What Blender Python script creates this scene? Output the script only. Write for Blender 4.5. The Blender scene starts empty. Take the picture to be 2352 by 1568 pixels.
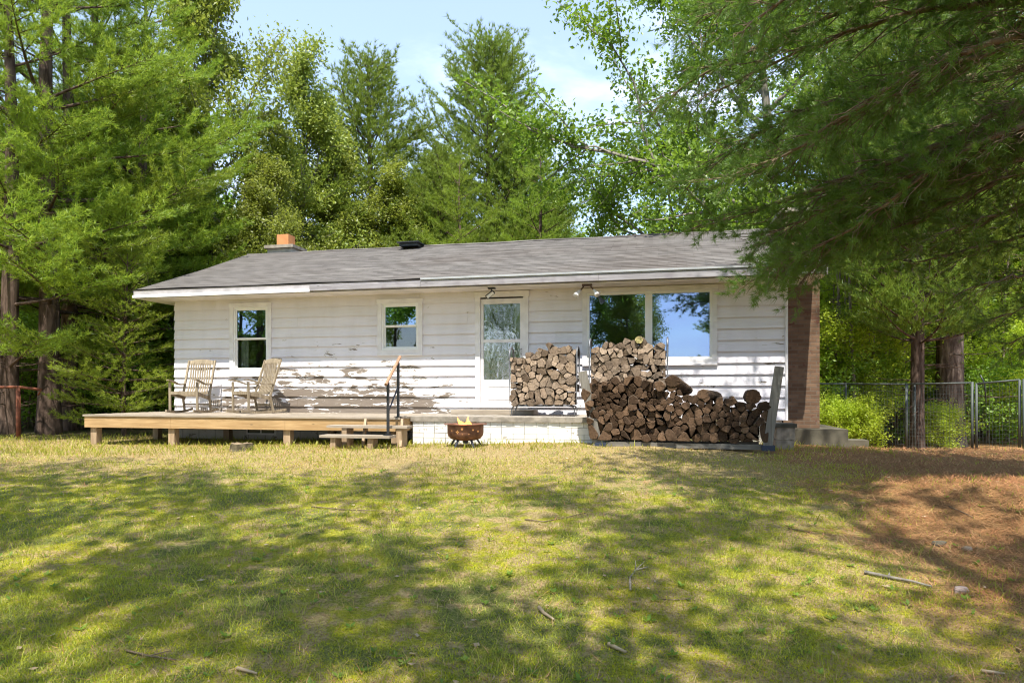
import bpy, math, random
import numpy as np
from mathutils import Vector, Matrix
from math import radians as R, sin, cos, pi, atan2, sqrt

S = bpy.context.scene
C = S.collection

# ---------------------------------------------------------------- camera, sky, sun, exposure
cam_d = bpy.data.cameras.new('camera'); cam = bpy.data.objects.new('camera', cam_d); C.objects.link(cam)
cam.location = (0, 0, 1.0); cam.rotation_euler = (R(90), 0, 0)
cam_d.lens = 24.0; cam_d.sensor_width = 36.0; cam_d.shift_y = 116 / 2352
cam_d.clip_start = 0.05; cam_d.clip_end = 3000
S.camera = cam

SUN_EL, SUN_AZ = R(65), R(-4)       # azimuth: 0 = straight behind the camera (-Y), negative = towards -X
to_sun = Vector((sin(SUN_AZ) * cos(SUN_EL), -cos(SUN_AZ) * cos(SUN_EL), sin(SUN_EL)))
sd = bpy.data.lights.new('sun', 'SUN'); sun = bpy.data.objects.new('sun', sd); C.objects.link(sun)
sd.energy = 4.2; sd.angle = R(0.55); sd.color = (1.0, 0.95, 0.86)
sun.rotation_euler = to_sun.to_track_quat('Z', 'Y').to_euler(); sun.location = (0, 0, 40)

W = bpy.data.worlds.new('World'); S.world = W; W.use_nodes = True
wt = W.node_tree; wt.nodes.clear()
wo = wt.nodes.new('ShaderNodeOutputWorld'); bg = wt.nodes.new('ShaderNodeBackground')
sky = wt.nodes.new('ShaderNodeTexSky'); sky.sky_type = 'NISHITA'; sky.sun_disc = False
sky.sun_elevation = SUN_EL; sky.sun_rotation = pi - SUN_AZ
sky.air_density = 1.0; sky.dust_density = 0.6; sky.ozone_density = 1.2
tc = wt.nodes.new('ShaderNodeTexCoord')
mp = wt.nodes.new('ShaderNodeMapping'); mp.inputs['Scale'].default_value = (1.0, 1.0, 2.6)
mp.inputs['Location'].default_value = (0.35, 0.1, 0.2)
cn = wt.nodes.new('ShaderNodeTexNoise'); cn.inputs['Scale'].default_value = 2.3; cn.inputs['Detail'].default_value = 9
cn.inputs['Roughness'].default_value = 0.56; cn.inputs['Distortion'].default_value = 0.25
sx = wt.nodes.new('ShaderNodeSeparateXYZ')
lo = wt.nodes.new('ShaderNodeMapRange'); lo.inputs['From Min'].default_value = 0.02; lo.inputs['From Max'].default_value = 0.62
lo.inputs['To Min'].default_value = 0.24; lo.inputs['To Max'].default_value = -0.02
ad = wt.nodes.new('ShaderNodeMath'); ad.operation = 'ADD'
cr = wt.nodes.new('ShaderNodeMapRange'); cr.interpolation_type = 'SMOOTHSTEP'
cr.inputs['From Min'].default_value = 0.59; cr.inputs['From Max'].default_value = 0.84
cr.inputs['To Min'].default_value = 0.20
mx = wt.nodes.new('ShaderNodeMix'); mx.data_type = 'RGBA'
mx.inputs[7].default_value = (4.6, 5.1, 6.4, 1)
for a_, b_ in ((tc.outputs['Generated'], mp.inputs[0]), (mp.outputs[0], cn.inputs['Vector']), (tc.outputs['Generated'], sx.inputs[0]),
               (sx.outputs['Z'], lo.inputs[0]), (cn.outputs[0], ad.inputs[0]), (lo.outputs[0], ad.inputs[1]), (ad.outputs[0], cr.inputs[0]),
               (cr.outputs[0], mx.inputs[0]), (sky.outputs[0], mx.inputs[6]), (mx.outputs[2], bg.inputs[0]), (bg.outputs[0], wo.inputs[0])):
    wt.links.new(a_, b_)
bg.inputs[1].default_value = 0.15

vs = S.view_settings; vs.view_transform = 'Standard'; vs.look = 'None'; vs.exposure = 1.2; vs.gamma = 1.0; vs.use_curve_mapping = False
cy = S.cycles
cy.max_bounces = 7; cy.diffuse_bounces = 3; cy.glossy_bounces = 3; cy.transmission_bounces = 4; cy.transparent_max_bounces = 8
cy.use_denoising = True; cy.filter_width = 1.15; cy.caustics_reflective = False; cy.caustics_refractive = False
try:
    cy.denoiser = 'OPENIMAGEDENOISE'
    cy.denoising_prefilter = 'ACCURATE'
except Exception:
    pass
cy.sample_clamp_indirect = 6

# ---------------------------------------------------------------- house frame and ground
HO = Vector((-7.30, 14.79)); HA = Vector((.9756, -.2194)); HN = Vector((.2194, .9756)); HR = atan2(-.2194, .9756)
def H(x, y, z):
    p = HO + x * HA + y * HN
    return (p.x, p.y, z)
def at(px, py, Z):              # a measured image position at depth Z, as a world point
    return np.array(((px - 1176) / 1568 * Z, Z, 1 + (900 - py) / 1568 * Z))

def _hash(i, j, s):
    n = (i * 374761393 + j * 668265263 + s * 982451653) & 0xffffffff
    n = ((n ^ (n >> 13)) * 1274126177) & 0xffffffff
    return ((n ^ (n >> 16)) & 0xffff) / 65535.0
def vnoise(x, y, s=0):
    x = np.asarray(x, float); y = np.asarray(y, float)
    i = np.floor(x).astype(np.int64); j = np.floor(y).astype(np.int64)
    u = x - i; v = y - j; u = u * u * (3 - 2 * u); v = v * v * (3 - 2 * v)
    a = _hash(i, j, s); b = _hash(i + 1, j, s); c = _hash(i, j + 1, s); d = _hash(i + 1, j + 1, s)
    return (a * (1 - u) + b * u) * (1 - v) + (c * (1 - u) + d * u) * v
def fbm(x, y, s=0, o=4):
    t = 0; a = .5; f = 1.0; n = 0
    for k in range(o):
        t = t + a * vnoise(np.asarray(x) * f + 17.3 * k, np.asarray(y) * f + 9.1 * k, s + k); n += a; a *= .5; f *= 2.03
    return t / n
def ss(a, b, x):
    t = np.clip((np.asarray(x, float) - a) / (b - a), 0, 1); return t * t * (3 - 2 * t)
def ground(x, y):
    x = np.asarray(x, float); y = np.asarray(y, float)
    z = -.56 + .56 * ss(0.5, 10.8, y)
    z = z + .16 * np.exp(-((x - 1.6) / 3.6) ** 2 - ((y - 11.4) / 2.2) ** 2)
    z = z + .05 * np.exp(-((x + 3.5) / 2.5) ** 2 - ((y - 11.5) / 1.6) ** 2)
    z = z - .38 * ss(5.0, 6.8, x) * ss(11.6, 14.2, y)
    z = z + .17 * np.exp(-((x - 5.0) / 1.3) ** 2 - ((y - 7.0) / 1.1) ** 2)
    z = z - 6.0 * ss(-14, -60, y)
    near = 1 - ss(14, 22, y)
    z = z + near * (.11 * (fbm(x * .55, y * .55, 3, 3) - .5) * (1 - .8 * ss(9, 10.5, y)) + .035 * (fbm(x * 3.1, y * 3.1, 8, 3) - .5))
    return z
def gz(x, y): return float(ground(x, y))

# ---------------------------------------------------------------- mesh builder
ORG = {}
class MB:
    def __init__(s): s.v = []; s.f = []; s.n = 0
    def add(s, V, F, m=0):
        V = np.asarray(V, float).reshape(-1, 3); s.v.append(V)
        if isinstance(F, np.ndarray): s.f.append((F + s.n, m))
        else:
            by = {}
            for f in F: by.setdefault(len(f), []).append(f)
            for k in by: s.f.append((np.array(by[k], np.int64) + s.n, m))
        s.n += len(V)
    def box(s, x0, x1, y0, y1, z0, z1, m=0, M=None):
        V = np.array([(x, y, z) for z in (z0, z1) for y in (y0, y1) for x in (x0, x1)], float)
        if M is not None: V = V @ np.array(M.to_3x3()).T + np.array(M.translation)
        s.add(V, [(0, 2, 3, 1), (4, 5, 7, 6), (0, 1, 5, 4), (2, 6, 7, 3), (0, 4, 6, 2), (1, 3, 7, 5)], m)
    def hexa(s, V, m=0):
        s.add(V, [(0, 2, 3, 1), (4, 5, 7, 6), (0, 1, 5, 4), (2, 6, 7, 3), (0, 4, 6, 2), (1, 3, 7, 5)], m)
    def beam(s, p, q, w, h, m=0, up=(0, 0, 1)):
        p = Vector(p); q = Vector(q); d = (q - p); L = d.length; d.normalize()
        u = Vector(up); r = d.cross(u)
        if r.length < 1e-4: r = d.cross(Vector((0, 1, 0)))
        r.normalize(); u = r.cross(d)
        M = Matrix((r, d, u)).transposed().to_4x4(); M.translation = p
        s.box(-w / 2, w / 2, 0, L, -h / 2, h / 2, m, M)
    def tube(s, P, rad, seg=6, m=0, cap=True):
        P = np.asarray(P, float); n = len(P); rad = np.broadcast_to(np.asarray(rad, float), (n,))
        T = np.gradient(P, axis=0); T /= (np.linalg.norm(T, axis=1, keepdims=True) + 1e-9)
        ref = np.array((0, 0, 1.)) if abs(T[:, 2]).mean() < .8 else np.array((1., 0, 0))
        A = np.cross(T, ref); A /= (np.linalg.norm(A, axis=1, keepdims=True) + 1e-9); B = np.cross(T, A)
        a = np.arange(seg) * 2 * pi / seg
        V = P[:, None] + rad[:, None, None] * (np.cos(a)[None, :, None] * A[:, None] + np.sin(a)[None, :, None] * B[:, None])
        i = np.arange(n - 1)[:, None] * seg; j = np.arange(seg)[None]; k = (j + 1) % seg
        F = np.stack([i + j, i + k, i + seg + k, i + seg + j], -1).reshape(-1, 4)
        V = V.reshape(-1, 3); s.v.append(V); s.f.append((F + s.n, m))
        if cap:
            s.f.append((np.array([list(range(seg))[::-1]], np.int64) + s.n, m)); s.f.append((np.array([list(range((n - 1) * seg, n * seg))], np.int64) + s.n, m))
        s.n += len(V)
    def lathe(s, prof, seg=28, m=0, c=(0, 0, 0)):
        a = np.arange(seg) * 2 * pi / seg; P = np.array(prof, float)
        V = np.stack([P[:, 0][:, None] * np.cos(a), P[:, 0][:, None] * np.sin(a), np.repeat(P[:, 1][:, None], seg, 1)], -1).reshape(-1, 3) + np.array(c)
        n = len(P); i = np.arange(n - 1)[:, None] * seg; j = np.arange(seg)[None]; k = (j + 1) % seg
        s.add(V, np.stack([i + j, i + k, i + seg + k, i + seg + j], -1).reshape(-1, 4), m)
    def build(s, name, mats, parent=None, smooth=False, org=None, rot=0.0):
        V = np.concatenate(s.v) if s.v else np.zeros((0, 3))
        if parent is not None: o_ = ORG.get(parent.name, (0, 0, 0))
        else: o_ = org or (0, 0, 0)
        V = V - np.array(o_)
        me = bpy.data.meshes.new(name)
        me.vertices.add(len(V)); me.vertices.foreach_set('co', V.astype(np.float32).ravel())
        li = np.concatenate([f.ravel() for f, m in s.f]); ct = np.concatenate([np.full(len(f), f.shape[1]) for f, m in s.f])
        mi = np.concatenate([np.full(len(f), m) for f, m in s.f])
        me.loops.add(len(li)); me.loops.foreach_set('vertex_index', li.astype(np.int32))
        me.polygons.add(len(ct)); st = np.concatenate([[0], np.cumsum(ct)[:-1]])
        me.polygons.foreach_set('loop_start', st.astype(np.int32))
        me.polygons.foreach_set('loop_total', ct.astype(np.int32))
        me.polygons.foreach_set('material_index', mi.astype(np.int32))
        me.polygons.foreach_set('use_smooth', np.full(len(ct), smooth))
        me.update(calc_edges=True)
        for m in (mats if isinstance(mats, (list, tuple)) else [mats]): me.materials.append(m)
        o = bpy.data.objects.new(name, me); C.objects.link(o)
        if parent is not None: o.parent = parent; ORG[o.name] = o_
        elif org is not None:
            o.location = H(*org) if rot == 'house' else org
            if rot == 'house': o.rotation_euler.z = HR
        return o

def tag(o, label, cat, group=None, kind=None):
    if label: o['label'] = label
    if cat: o['category'] = cat
    if group: o['group'] = group
    if kind: o['kind'] = kind
    return o
def thing(name, label, cat, org, group=None, house=True, rotz=None):
    o = bpy.data.objects.new(name, None); C.objects.link(o); o.empty_display_size = .2
    o.location = H(*org) if house else org
    o.rotation_euler.z = (HR if house else 0) if rotz is None else rotz
    ORG[o.name] = org if rotz is None else (0, 0, 0)
    return tag(o, label, cat, group)
KIDS = {}
def copy_tree(o, loc, rz=0, sc=1.0, label=None, cat=None, group=None, name=None):
    c = o.copy(); C.objects.link(c); c.location = loc; c.rotation_euler.z = rz
    c.scale = (sc, sc, sc) if not isinstance(sc, tuple) else sc
    if name: c.name = name
    for ch in [k for k in bpy.data.objects if k.parent == o] if o.name not in KIDS else KIDS[o.name]:
        d = ch.copy(); C.objects.link(d); d.parent = c
    tag(c, label, cat, group)
    return c
# ---------------------------------------------------------------- materials
class N:
    def __init__(s, name):
        s.m = bpy.data.materials.new(name); s.m.use_nodes = True; s.t = s.m.node_tree; s.t.nodes.clear()
        s.out = s.t.nodes.new('ShaderNodeOutputMaterial')
    def n(s, typ, ins=None, **kw):
        d = s.t.nodes.new('ShaderNode' + typ)
        for k, v in kw.items(): setattr(d, k, v)
        for k, v in (ins or {}).items():
            i = d.inputs[k]
            if isinstance(v, bpy.types.NodeSocket): s.t.links.new(v, i)
            else: i.default_value = v if not (isinstance(v, tuple) and len(v) == 3 and i.type == 'RGBA') else (*v, 1)
        return d
    def obj(s): return s.n('TexCoord').outputs['Object']
    def noise(s, scale, detail=4, vec=None, rough=.5, dist=0, w=None):
        i = {'Scale': scale, 'Detail': detail, 'Roughness': rough, 'Distortion': dist}
        if vec is not None: i['Vector'] = vec
        return s.n('TexNoise', i).outputs[0]
    def map(s, vec, scale=(1, 1, 1), loc=(0, 0, 0), rot=(0, 0, 0)):
        return s.n('Mapping', {'Vector': vec, 'Scale': scale, 'Location': loc, 'Rotation': rot}).outputs[0]
    def mr(s, v, a, b, c=0., d=1., smooth=True):
        x = s.n('MapRange', {'Value': v, 'From Min': a, 'From Max': b, 'To Min': c, 'To Max': d})
        if smooth: x.interpolation_type = 'SMOOTHSTEP'
        return x.outputs[0]
    def math(s, op, a, b=0.5, cl=False): 
        x = s.n('Math', {0: a, 1: b}, operation=op); x.use_clamp = cl; return x.outputs[0]
    def mix(s, f, a, b, mode='MIX'):
        return s.n('Mix', {0: f, 6: a, 7: b}, data_type='RGBA', blend_type=mode).outputs[2]
    def isl(s): return s.n('NewGeometry').outputs['Random Per Island']
    def rnd(s): return s.n('ObjectInfo').outputs['Random']
    def bump(s, h, st=.3, d=.01): return s.n('Bump', {'Height': h, 'Strength': st, 'Distance': d}).outputs[0]
    def pbr(s, col, rough=.6, bump=None, metal=0., spec=.4, **kw):
        i = {'Base Color': col, 'Roughness': rough, 'Metallic': metal, 'Specular IOR Level': spec}
        if bump is not None: i['Normal'] = bump
        i.update(kw)
        p = s.n('BsdfPrincipled', i); s.t.links.new(p.outputs[0], s.out.inputs[0]); return s.m

def paint_siding():
    k = N('siding_paint'); o = k.obj(); xyz = k.n('SeparateXYZ', {0: o})
    x, z = xyz.outputs[0], xyz.outputs[2]
    n1 = k.noise(5.0, 10, k.map(o, (.40, 1, 1.7)), .70, .5)
    n2 = k.noise(1.1, 3, k.map(o, (.6, 1, 1.2), (7, 0, 3)))
    zl = k.math('MULTIPLY', k.mr(x, .2, 2.4), k.mr(x, 6.9, 5.0))             # the badly peeled stretch
    zz = k.math('MULTIPLY', k.mr(z, 1.85, 1.35), k.mr(z, .5, .56))
    zone = k.math('MULTIPLY', zl, zz)
    low = k.math('MULTIPLY', k.mr(z, 1.15, .75), k.mr(x, 7.2, 6.2))
    up = k.math('MULTIPLY', k.math('MULTIPLY', k.mr(x, 2.9, 3.6), k.mr(x, 4.6, 4.1)), k.math('MULTIPLY', k.mr(z, 2.1, 2.0), k.mr(z, 1.7, 1.8)))
    w = k.math('ADD', k.math('MULTIPLY', zone, .125), k.math('MULTIPLY', low, .085))
    w = k.math('ADD', w, k.math('MULTIPLY', up, .06))
    w = k.math('ADD', w, k.math('MULTIPLY', k.math('SUBTRACT', n2, .5), .07))
    w = k.math('SUBTRACT', w, k.mr(z, 1.95, 2.05, 0, .035))
    v = k.math('ADD', n1, w)
    peel = k.mr(v, .640, .650)
    edge = k.math('SUBTRACT', k.mr(v, .622, .636), peel, True)
    dirt = k.noise(2.0, 6, k.map(o, (1.5, 1, .5)))
    grime = k.noise(9.0, 5, k.map(o, (.15, 1, 1.5)))
    base = k.mix(k.mr(dirt, .35, .75), (.765, .735, .785), (.69, .66, .70))
    base = k.mix(k.mr(grime, .62, .8, 0, .4), base, (.52, .50, .45))
    isl = k.isl(); base = k.mix(k.math('MULTIPLY', isl, .25), base, (.66, .66, .64))
    wood = k.mix(k.noise(30, 4, k.map(o, (.15, 1, 1.5))), (.105, .082, .064), (.25, .205, .165))
    col = k.mix(edge, base, (.60, .56, .50)); col = k.mix(peel, col, wood)
    h = k.math('MULTIPLY', peel, -1.)
    return k.pbr(col, .62, k.bump(h, .5, .003))
def plain(name, c, rough=.6, var=.12, scale=8., metal=0., spec=.4, bump=.0, stretch=(1, 1, 1)):
    k = N(name); n = k.noise(scale, 5, k.map(k.obj(), stretch)); c2 = tuple(v * (1 - var * 2.2) for v in c)
    return k.pbr(k.mix(k.mr(n, .3, .75), c, c2), rough, k.bump(n, bump, .01) if bump else None, metal, spec)
def wood(name, a, b, axis=0, rough=.75, knots=True, sc=1.0, grime=None):
    k = N(name); o = k.obj(); s = [14 * sc] * 3; s[axis] = .8 * sc
    off = k.n('CombineXYZ', {0: k.math('MULTIPLY', k.isl(), 37.), 1: k.math('MULTIPLY', k.isl(), 11.), 2: k.math('MULTIPLY', k.isl(), 23.)}).outputs[0]
    v = k.n('VectorMath', {0: o, 1: off}, operation='ADD').outputs[0]
    n = k.noise(1.6, 6, k.map(v, tuple(s)), .6, 1.2); n2 = k.noise(1.3, 3, v)
    col = k.mix(k.mr(n, .3, .7), a, b); col = k.mix(k.mr(n2, .35, .75, 0, .45), col, tuple(q * .7 for q in a))
    if knots:
        s2 = [7.] * 3; s2[axis] = 2.2
        vo = k.n('TexVoronoi', {'Vector': k.map(v, tuple(s2)), 'Scale': 1.0}).outputs[0]
        col = k.mix(k.mr(vo, .10, .045), col, tuple(q * .35 for q in b))
    if grime: col = k.mix(k.mr(k.noise(4, 5, o), .5, .7, 0, .8), col, grime)
    return k.pbr(col, rough, k.bump(n, .35, .004))
def blocks(name, c1, c2, cm, bw, bh, mort, off=.5, stain=None, peel=None, rough=.85, zoff=0., xoff=0., shift=True):
    k = N(name); o = k.obj()
    xyz = k.n('SeparateXYZ', {0: o}); u = k.math('ADD', xyz.outputs[0], xyz.outputs[1]) if shift else xyz.outputs[0]
    v = k.n('CombineXYZ', {0: k.math('ADD', u, xoff), 1: k.math('ADD', xyz.outputs[2], zoff), 2: 0.}).outputs[0]
    b = k.n('TexBrick', {'Vector': v, 'Color1': c1, 'Color2': c2, 'Mortar': cm, 'Scale': 1., 'Mortar Size': mort, 'Mortar Smooth': .15, 'Brick Width': bw, 'Row Height': bh, 'Bias': 0.}, offset=off)
    n = k.noise(6, 6, o, .6)
    col = k.mix(k.mr(n, .35, .75, 0, .35), b.outputs[0], tuple(q * .55 for q in c1))
    if peel: col = k.mix(k.mr(k.noise(5, 8, k.map(o, (1, 1, 1.5)), .65), .60, .63), col, peel)
    if stain: col = k.mix(k.mr(k.noise(1.7, 5, o), .45, .62), col, stain)
    h = k.math('ADD', k.math('MULTIPLY', b.outputs[1], -1.), k.math('MULTIPLY', n, .4))
    return k.pbr(col, rough, k.bump(h, .6, .008), 0, .25)
def shingles():
    k = N('roof_shingles'); o = k.obj(); xyz = k.n('SeparateXYZ', {0: o})
    v = k.n('CombineXYZ', {0: xyz.outputs[0], 1: k.math('MULTIPLY', xyz.outputs[1], 1.07), 2: 0.}).outputs[0]
    b = k.n('TexBrick', {'Vector': v, 'Color1': (.075, .068, .064), 'Color2': (.15, .138, .13), 'Mortar': (.07, .065, .06), 'Scale': 1., 'Mortar Size': .005, 'Brick Width': .33, 'Row Height': .1333, 'Bias': .0}, offset=.45)
    n = k.noise(140, 3, o); n2 = k.noise(.55, 5, k.map(o, (.6, 1, 1))); n3 = k.noise(10, 4, k.map(o, (.12, 1.6, 1)))
    col = k.mix(k.mr(n, .3, .7, 0, .35), b.outputs[0], (.15, .14, .13))
    col = k.mix(k.mr(n2, .4, .7, 0, .5), col, (.075, .058, .048))
    col = k.mix(k.mr(n3, .5, .64, 0, .6), col, (.22, .205, .19))
    x0 = k.mr(xyz.outputs[0], 5., 0.)
    col = k.mix(k.math('MULTIPLY', x0, .45), col, (.13, .12, .115))
    return k.pbr(col, .9, k.bump(k.math('ADD', n, b.outputs[1]), .4, .004), 0, .2)
def glass(name, refl=.38, bump=0., bs=8., tint=(.86, .92, 1.0), rough=0.):
    k = N(name); g = k.n('BsdfGlossy', {'Color': tint, 'Roughness': rough}); t = k.n('BsdfTransparent', {'Color': (.75, .79, .78)})
    fr = k.n('LayerWeight', {'Blend': .35}).outputs['Fresnel']
    f = k.math('ADD', k.math('MULTIPLY', fr, .6), refl, True)
    if bump:
        b = k.bump(k.noise(bs, 4, k.map(k.obj(), (1, 1, .6)), .5, 1.5), bump, .02); k.t.links.new(b, g.inputs['Normal'])
    m = k.n('MixShader', {0: f, 1: t.outputs[0], 2: g.outputs[0]}); k.t.links.new(m.outputs[0], k.out.inputs[0]); return k.m
def leafy(name, a, b, c=None, trans=.38, cl=1.4, gloss=.06, tcol=None):
    k = N(name); o = k.obj(); r = k.isl(); n = k.noise(cl, 3, o)
    col = k.mix(r, a, b)
    if c: col = k.mix(k.mr(n, .42, .66), col, c)
    rr = k.rnd(); col = k.n('HueSaturation', {'Hue': k.mr(rr, 0, 1, .488, .512, False), 'Value': k.mr(rr, 0, 1, .86, 1.14, False), 'Color': col}).outputs[0]
    tc_ = k.mix(.6, col, tcol or tuple(min(1, q * 1.8) for q in b))
    d = k.n('BsdfDiffuse', {'Color': col}); t = k.n('BsdfTranslucent', {'Color': tc_}); g = k.n('BsdfGlossy', {'Color': (1, 1, 1), 'Roughness': .45})
    m = k.n('MixShader', {0: trans, 1: d.outputs[0], 2: t.outputs[0]}); m2 = k.n('MixShader', {0: gloss, 1: m.outputs[0], 2: g.outputs[0]})
    k.t.links.new(m2.outputs[0], k.out.inputs[0]); return k.m
def bark(name, a, b, sc=1., vs_=.18):
    k = N(name); o = k.obj(); n = k.noise(9 * sc, 6, k.map(o, (1, 1, vs_)), .65, .5); n2 = k.noise(2, 4, o)
    col = k.mix(k.mr(n, .35, .65), a, b); col = k.mix(k.mr(n2, .45, .7, 0, .4), col, tuple(q * 1.3 for q in b))
    return k.pbr(col, .95, k.bump(n, 1., .03), 0, .1)
def ground_mat():
    k = N('lawn_ground'); o = k.obj(); xyz = k.n('SeparateXYZ', {0: o}); x, y = xyz.outputs[0], xyz.outputs[1]
    nf = k.noise(38, 6, o, .7); nm = k.noise(5.5, 6, o, .62); nl = k.noise(1.25, 5, o, .6, .4); nh = k.noise(150, 3, o, .7); nx = k.noise(.7, 5, k.map(o, (1, 1, 1), (5, 8, 0)), .6, .6)
    moss = k.mix(k.mr(nf, .3, .7), (.17, .18, .008), (.44, .41, .02))
    grass = k.mix(k.mr(nf, .3, .7), (.07, .095, .014), (.22, .235, .05))
    tan = k.mix(k.mr(nf, .3, .7), (.20, .14, .05), (.50, .38, .18))
    need = k.mix(k.mr(nf, .3, .7), (.14, .062, .024), (.46, .24, .095))
    col = k.mix(k.mr(nl, .42, .56), grass, moss)
    dry = k.math('ADD', k.math('ADD', nm, k.math('MULTIPLY', nl, .4)), k.mr(y, 7.2, 10.6, 0, .26))
    dry = k.math('ADD', dry, k.mr(x, -6, 4, -.05, .05))
    col = k.mix(k.mr(dry, .66, .80), col, tan)
    nd = k.math('SUBTRACT', x, k.math('ADD', k.math('MULTIPLY', y, .22), 1.4))
    nd = k.math('ADD', nd, k.math('MULTIPLY', k.math('SUBTRACT', nx, .5), 4.2)); nd = k.math('ADD', nd, k.math('MULTIPLY', k.math('SUBTRACT', nm, .5), 1.6))
    col = k.mix(k.mr(nd, -.3, 1.2), col, need)
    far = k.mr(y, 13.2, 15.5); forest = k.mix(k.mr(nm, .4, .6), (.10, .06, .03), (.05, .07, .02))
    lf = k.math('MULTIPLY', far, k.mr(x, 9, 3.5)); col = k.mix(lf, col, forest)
    soil = k.mr(k.noise(11, 5, o, .7), .62, .74, 0, .8); col = k.mix(soil, col, (.06, .045, .022))
    col = k.mix(k.mr(nh, .45, .72, 0, .45), col, (.50, .42, .24)); col = k.mix(k.mr(nh, .5, .28, 0, .6), col, (.035, .04, .01))
    h = k.math('ADD', k.math('MULTIPLY', nf, 1.), k.math('MULTIPLY', nh, .6))
    return k.pbr(col, .95, k.bump(h, .9, .03), 0, .1)
def emit(name, a, st):
    k = N(name); e = k.n('Emission', {'Color': a, 'Strength': st}); t = k.n('BsdfTransparent')
    m = k.n('MixShader', {0: .26, 1: t.outputs[0], 2: e.outputs[0]}); k.t.links.new(m.outputs[0], k.out.inputs[0]); return k.m
def log_end(name, a, b, dark):
    k = N(name); o = k.obj(); r = k.rnd()
    v = k.n('VectorMath', {0: o, 1: k.n('CombineXYZ', {0: k.mr(r, 0, 1, -.06, .06, False), 1: 0., 2: k.mr(k.math('FRACT', k.math('MULTIPLY', r, 7.3)), 0, 1, -.07, .07, False)}).outputs[0]}, operation='ADD').outputs[0]
    ring = k.n('TexWave', {'Vector': k.map(v, (1, 0, 1)), 'Scale': 26., 'Distortion': 2.5, 'Detail': 3., 'Detail Scale': 1.5}, wave_type='RINGS', rings_direction='Y').outputs[1]
    n = k.noise(28, 6, v, .7); n2 = k.noise(8, 4, o)
    col = k.mix(r, a, b); col = k.mix(k.math('MULTIPLY', ring, .3), col, dark); col = k.mix(k.mr(n, .45, .7, 0, .6), col, tuple(q * .6 for q in dark))
    col = k.mix(k.mr(n2, .5, .7, 0, .4), col, tuple(q * 1.25 for q in a))
    col = k.n('HueSaturation', {'Value': k.mr(k.math('FRACT', k.math('MULTIPLY', r, 13.7)), 0, 1, .5, 1.35, False), 'Color': col}).outputs[0]
    return k.pbr(col, .9, k.bump(k.math('ADD', n, ring), .7, .006), 0, .15)

M = {}
M['siding'] = paint_siding()
M['white'] = plain('white_trim_paint', (.79, .77, .78), .5, .08, 5)
M['fascia_paint'] = plain('grey_fascia_paint', (.48, .455, .47), .6, .14, 4)  # greyer than the white strip along its lower edge
M['stump_side'] = plain('mossy_stump_side', (.15, .125, .075), .95, .3, 14, 0, .1, .8)
M['stump_top'] = plain('weathered_stump_top', (.27, .20, .125), .95, .25, 20, 0, .1, .6)
M['vinyl'] = plain('white_vinyl', (.84, .84, .82), .35, .03, 3)
M['soffit'] = plain('soffit_paint', (.76, .72, .68), .6, .1, 3)
M['fascia_grey'] = wood('weathered_fascia_board', (.24, .225, .24), (.40, .385, .41), 0, .8, True, .7, grime=(.22, .20, .22))
M['metal_edge'] = plain('metal_drip_edge', (.50, .51, .53), .45, .1, 3, .3)
M['shingle'] = shingles()
M['found'] = blocks('painted_foundation_block', (.55, .52, .46), (.62, .59, .52), (.35, .32, .27), .4, .2, .01, peel=(.25, .22, .18))
M['porch_block'] = blocks('white_painted_porch_block', (.74, .73, .70), (.80, .79, .76), (.42, .40, .35), .402, .2, .006, peel=(.38, .35, .30))
M['concrete'] = plain('weathered_concrete', (.36, .32, .265), .9, .22, 7, 0, .2, .6)
M['concrete2'] = plain('mossy_concrete', (.13, .118, .085), .95, .30, 3.5, 0, .2, .8)
M['brick'] = blocks('brown_chimney_brick', (.13, .075, .045), (.21, .13, .08), (.16, .125, .09), .21, .068, .007, peel=(.13, .06, .04))
M['clay'] = plain('orange_clay_flue', (.62, .27, .11), .8, .1, 6)
M['glass'] = glass('window_glass', .34, tint=(.42, .56, .84))
M['glass_dark'] = glass('screened_window_glass', .08, tint=(.7, .74, .8), rough=.015)
M['glass_wavy'] = glass('rippled_door_glass', .26, .16, 6., (.95, .93, 1.0))
M['inside'] = plain('interior_wall_paint', (.30, .28, .25), .8, .1, 2)
M['curtain'] = plain('curtain_cloth', (.75, .73, .68), .9, .1, 12)
M['deckwood'] = wood('deck_lumber', (.36, .22, .095), (.54, .365, .18), 0, .7, True)
M['deckpost'] = wood('post_lumber', (.30, .205, .12), (.46, .34, .215), 2, .75, True)
M['decktop'] = wood('grey_deck_board', (.27, .22, .165), (.42, .36, .285), 0, .8, True)
M['greywood'] = wood('grey_weathered_plank', (.15, .137, .115), (.27, .25, .215), 2, .85, True)
M['greywood_x'] = wood('grey_weathered_timber', (.10, .092, .078), (.20, .185, .16), 0, .85, True)
M['teak'] = wood('weathered_chair_wood', (.20, .155, .10), (.36, .295, .205), 2, .8, False, .8)
M['rail'] = wood('handrail_wood', (.30, .16, .085), (.42, .25, .155), 1, .6, False)
M['black_metal'] = plain('dark_painted_metal', (.05, .052, .06), .45, .1, 8, .5)
M['rack_metal'] = plain('worn_grey_rack_metal', (.20, .205, .215), .5, .25, 12, .5)
M['rust'] = plain('rusty_brown_metal', (.24, .115, .07), .7, .25, 9, .3, .4, .3)
M['rust2'] = plain('red_rusty_pipe', (.22, .07, .035), .8, .3, 9)
M['galv'] = plain('galvanised_steel', (.085, .10, .092), .6, .15, 6, .1)
M['flame'] = emit('flame', (1., .28, .05), 5.0)
M['glow'] = emit('ember_glow', (1., .50, .16), 1.3)
M['lamp_white'] = plain('white_lamp_shell', (.80, .78, .74), .3, .04, 3)
M['log_grey'] = log_end('grey_log_end', (.29, .21, .145), (.47, .365, .27), (.13, .085, .055))
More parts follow.
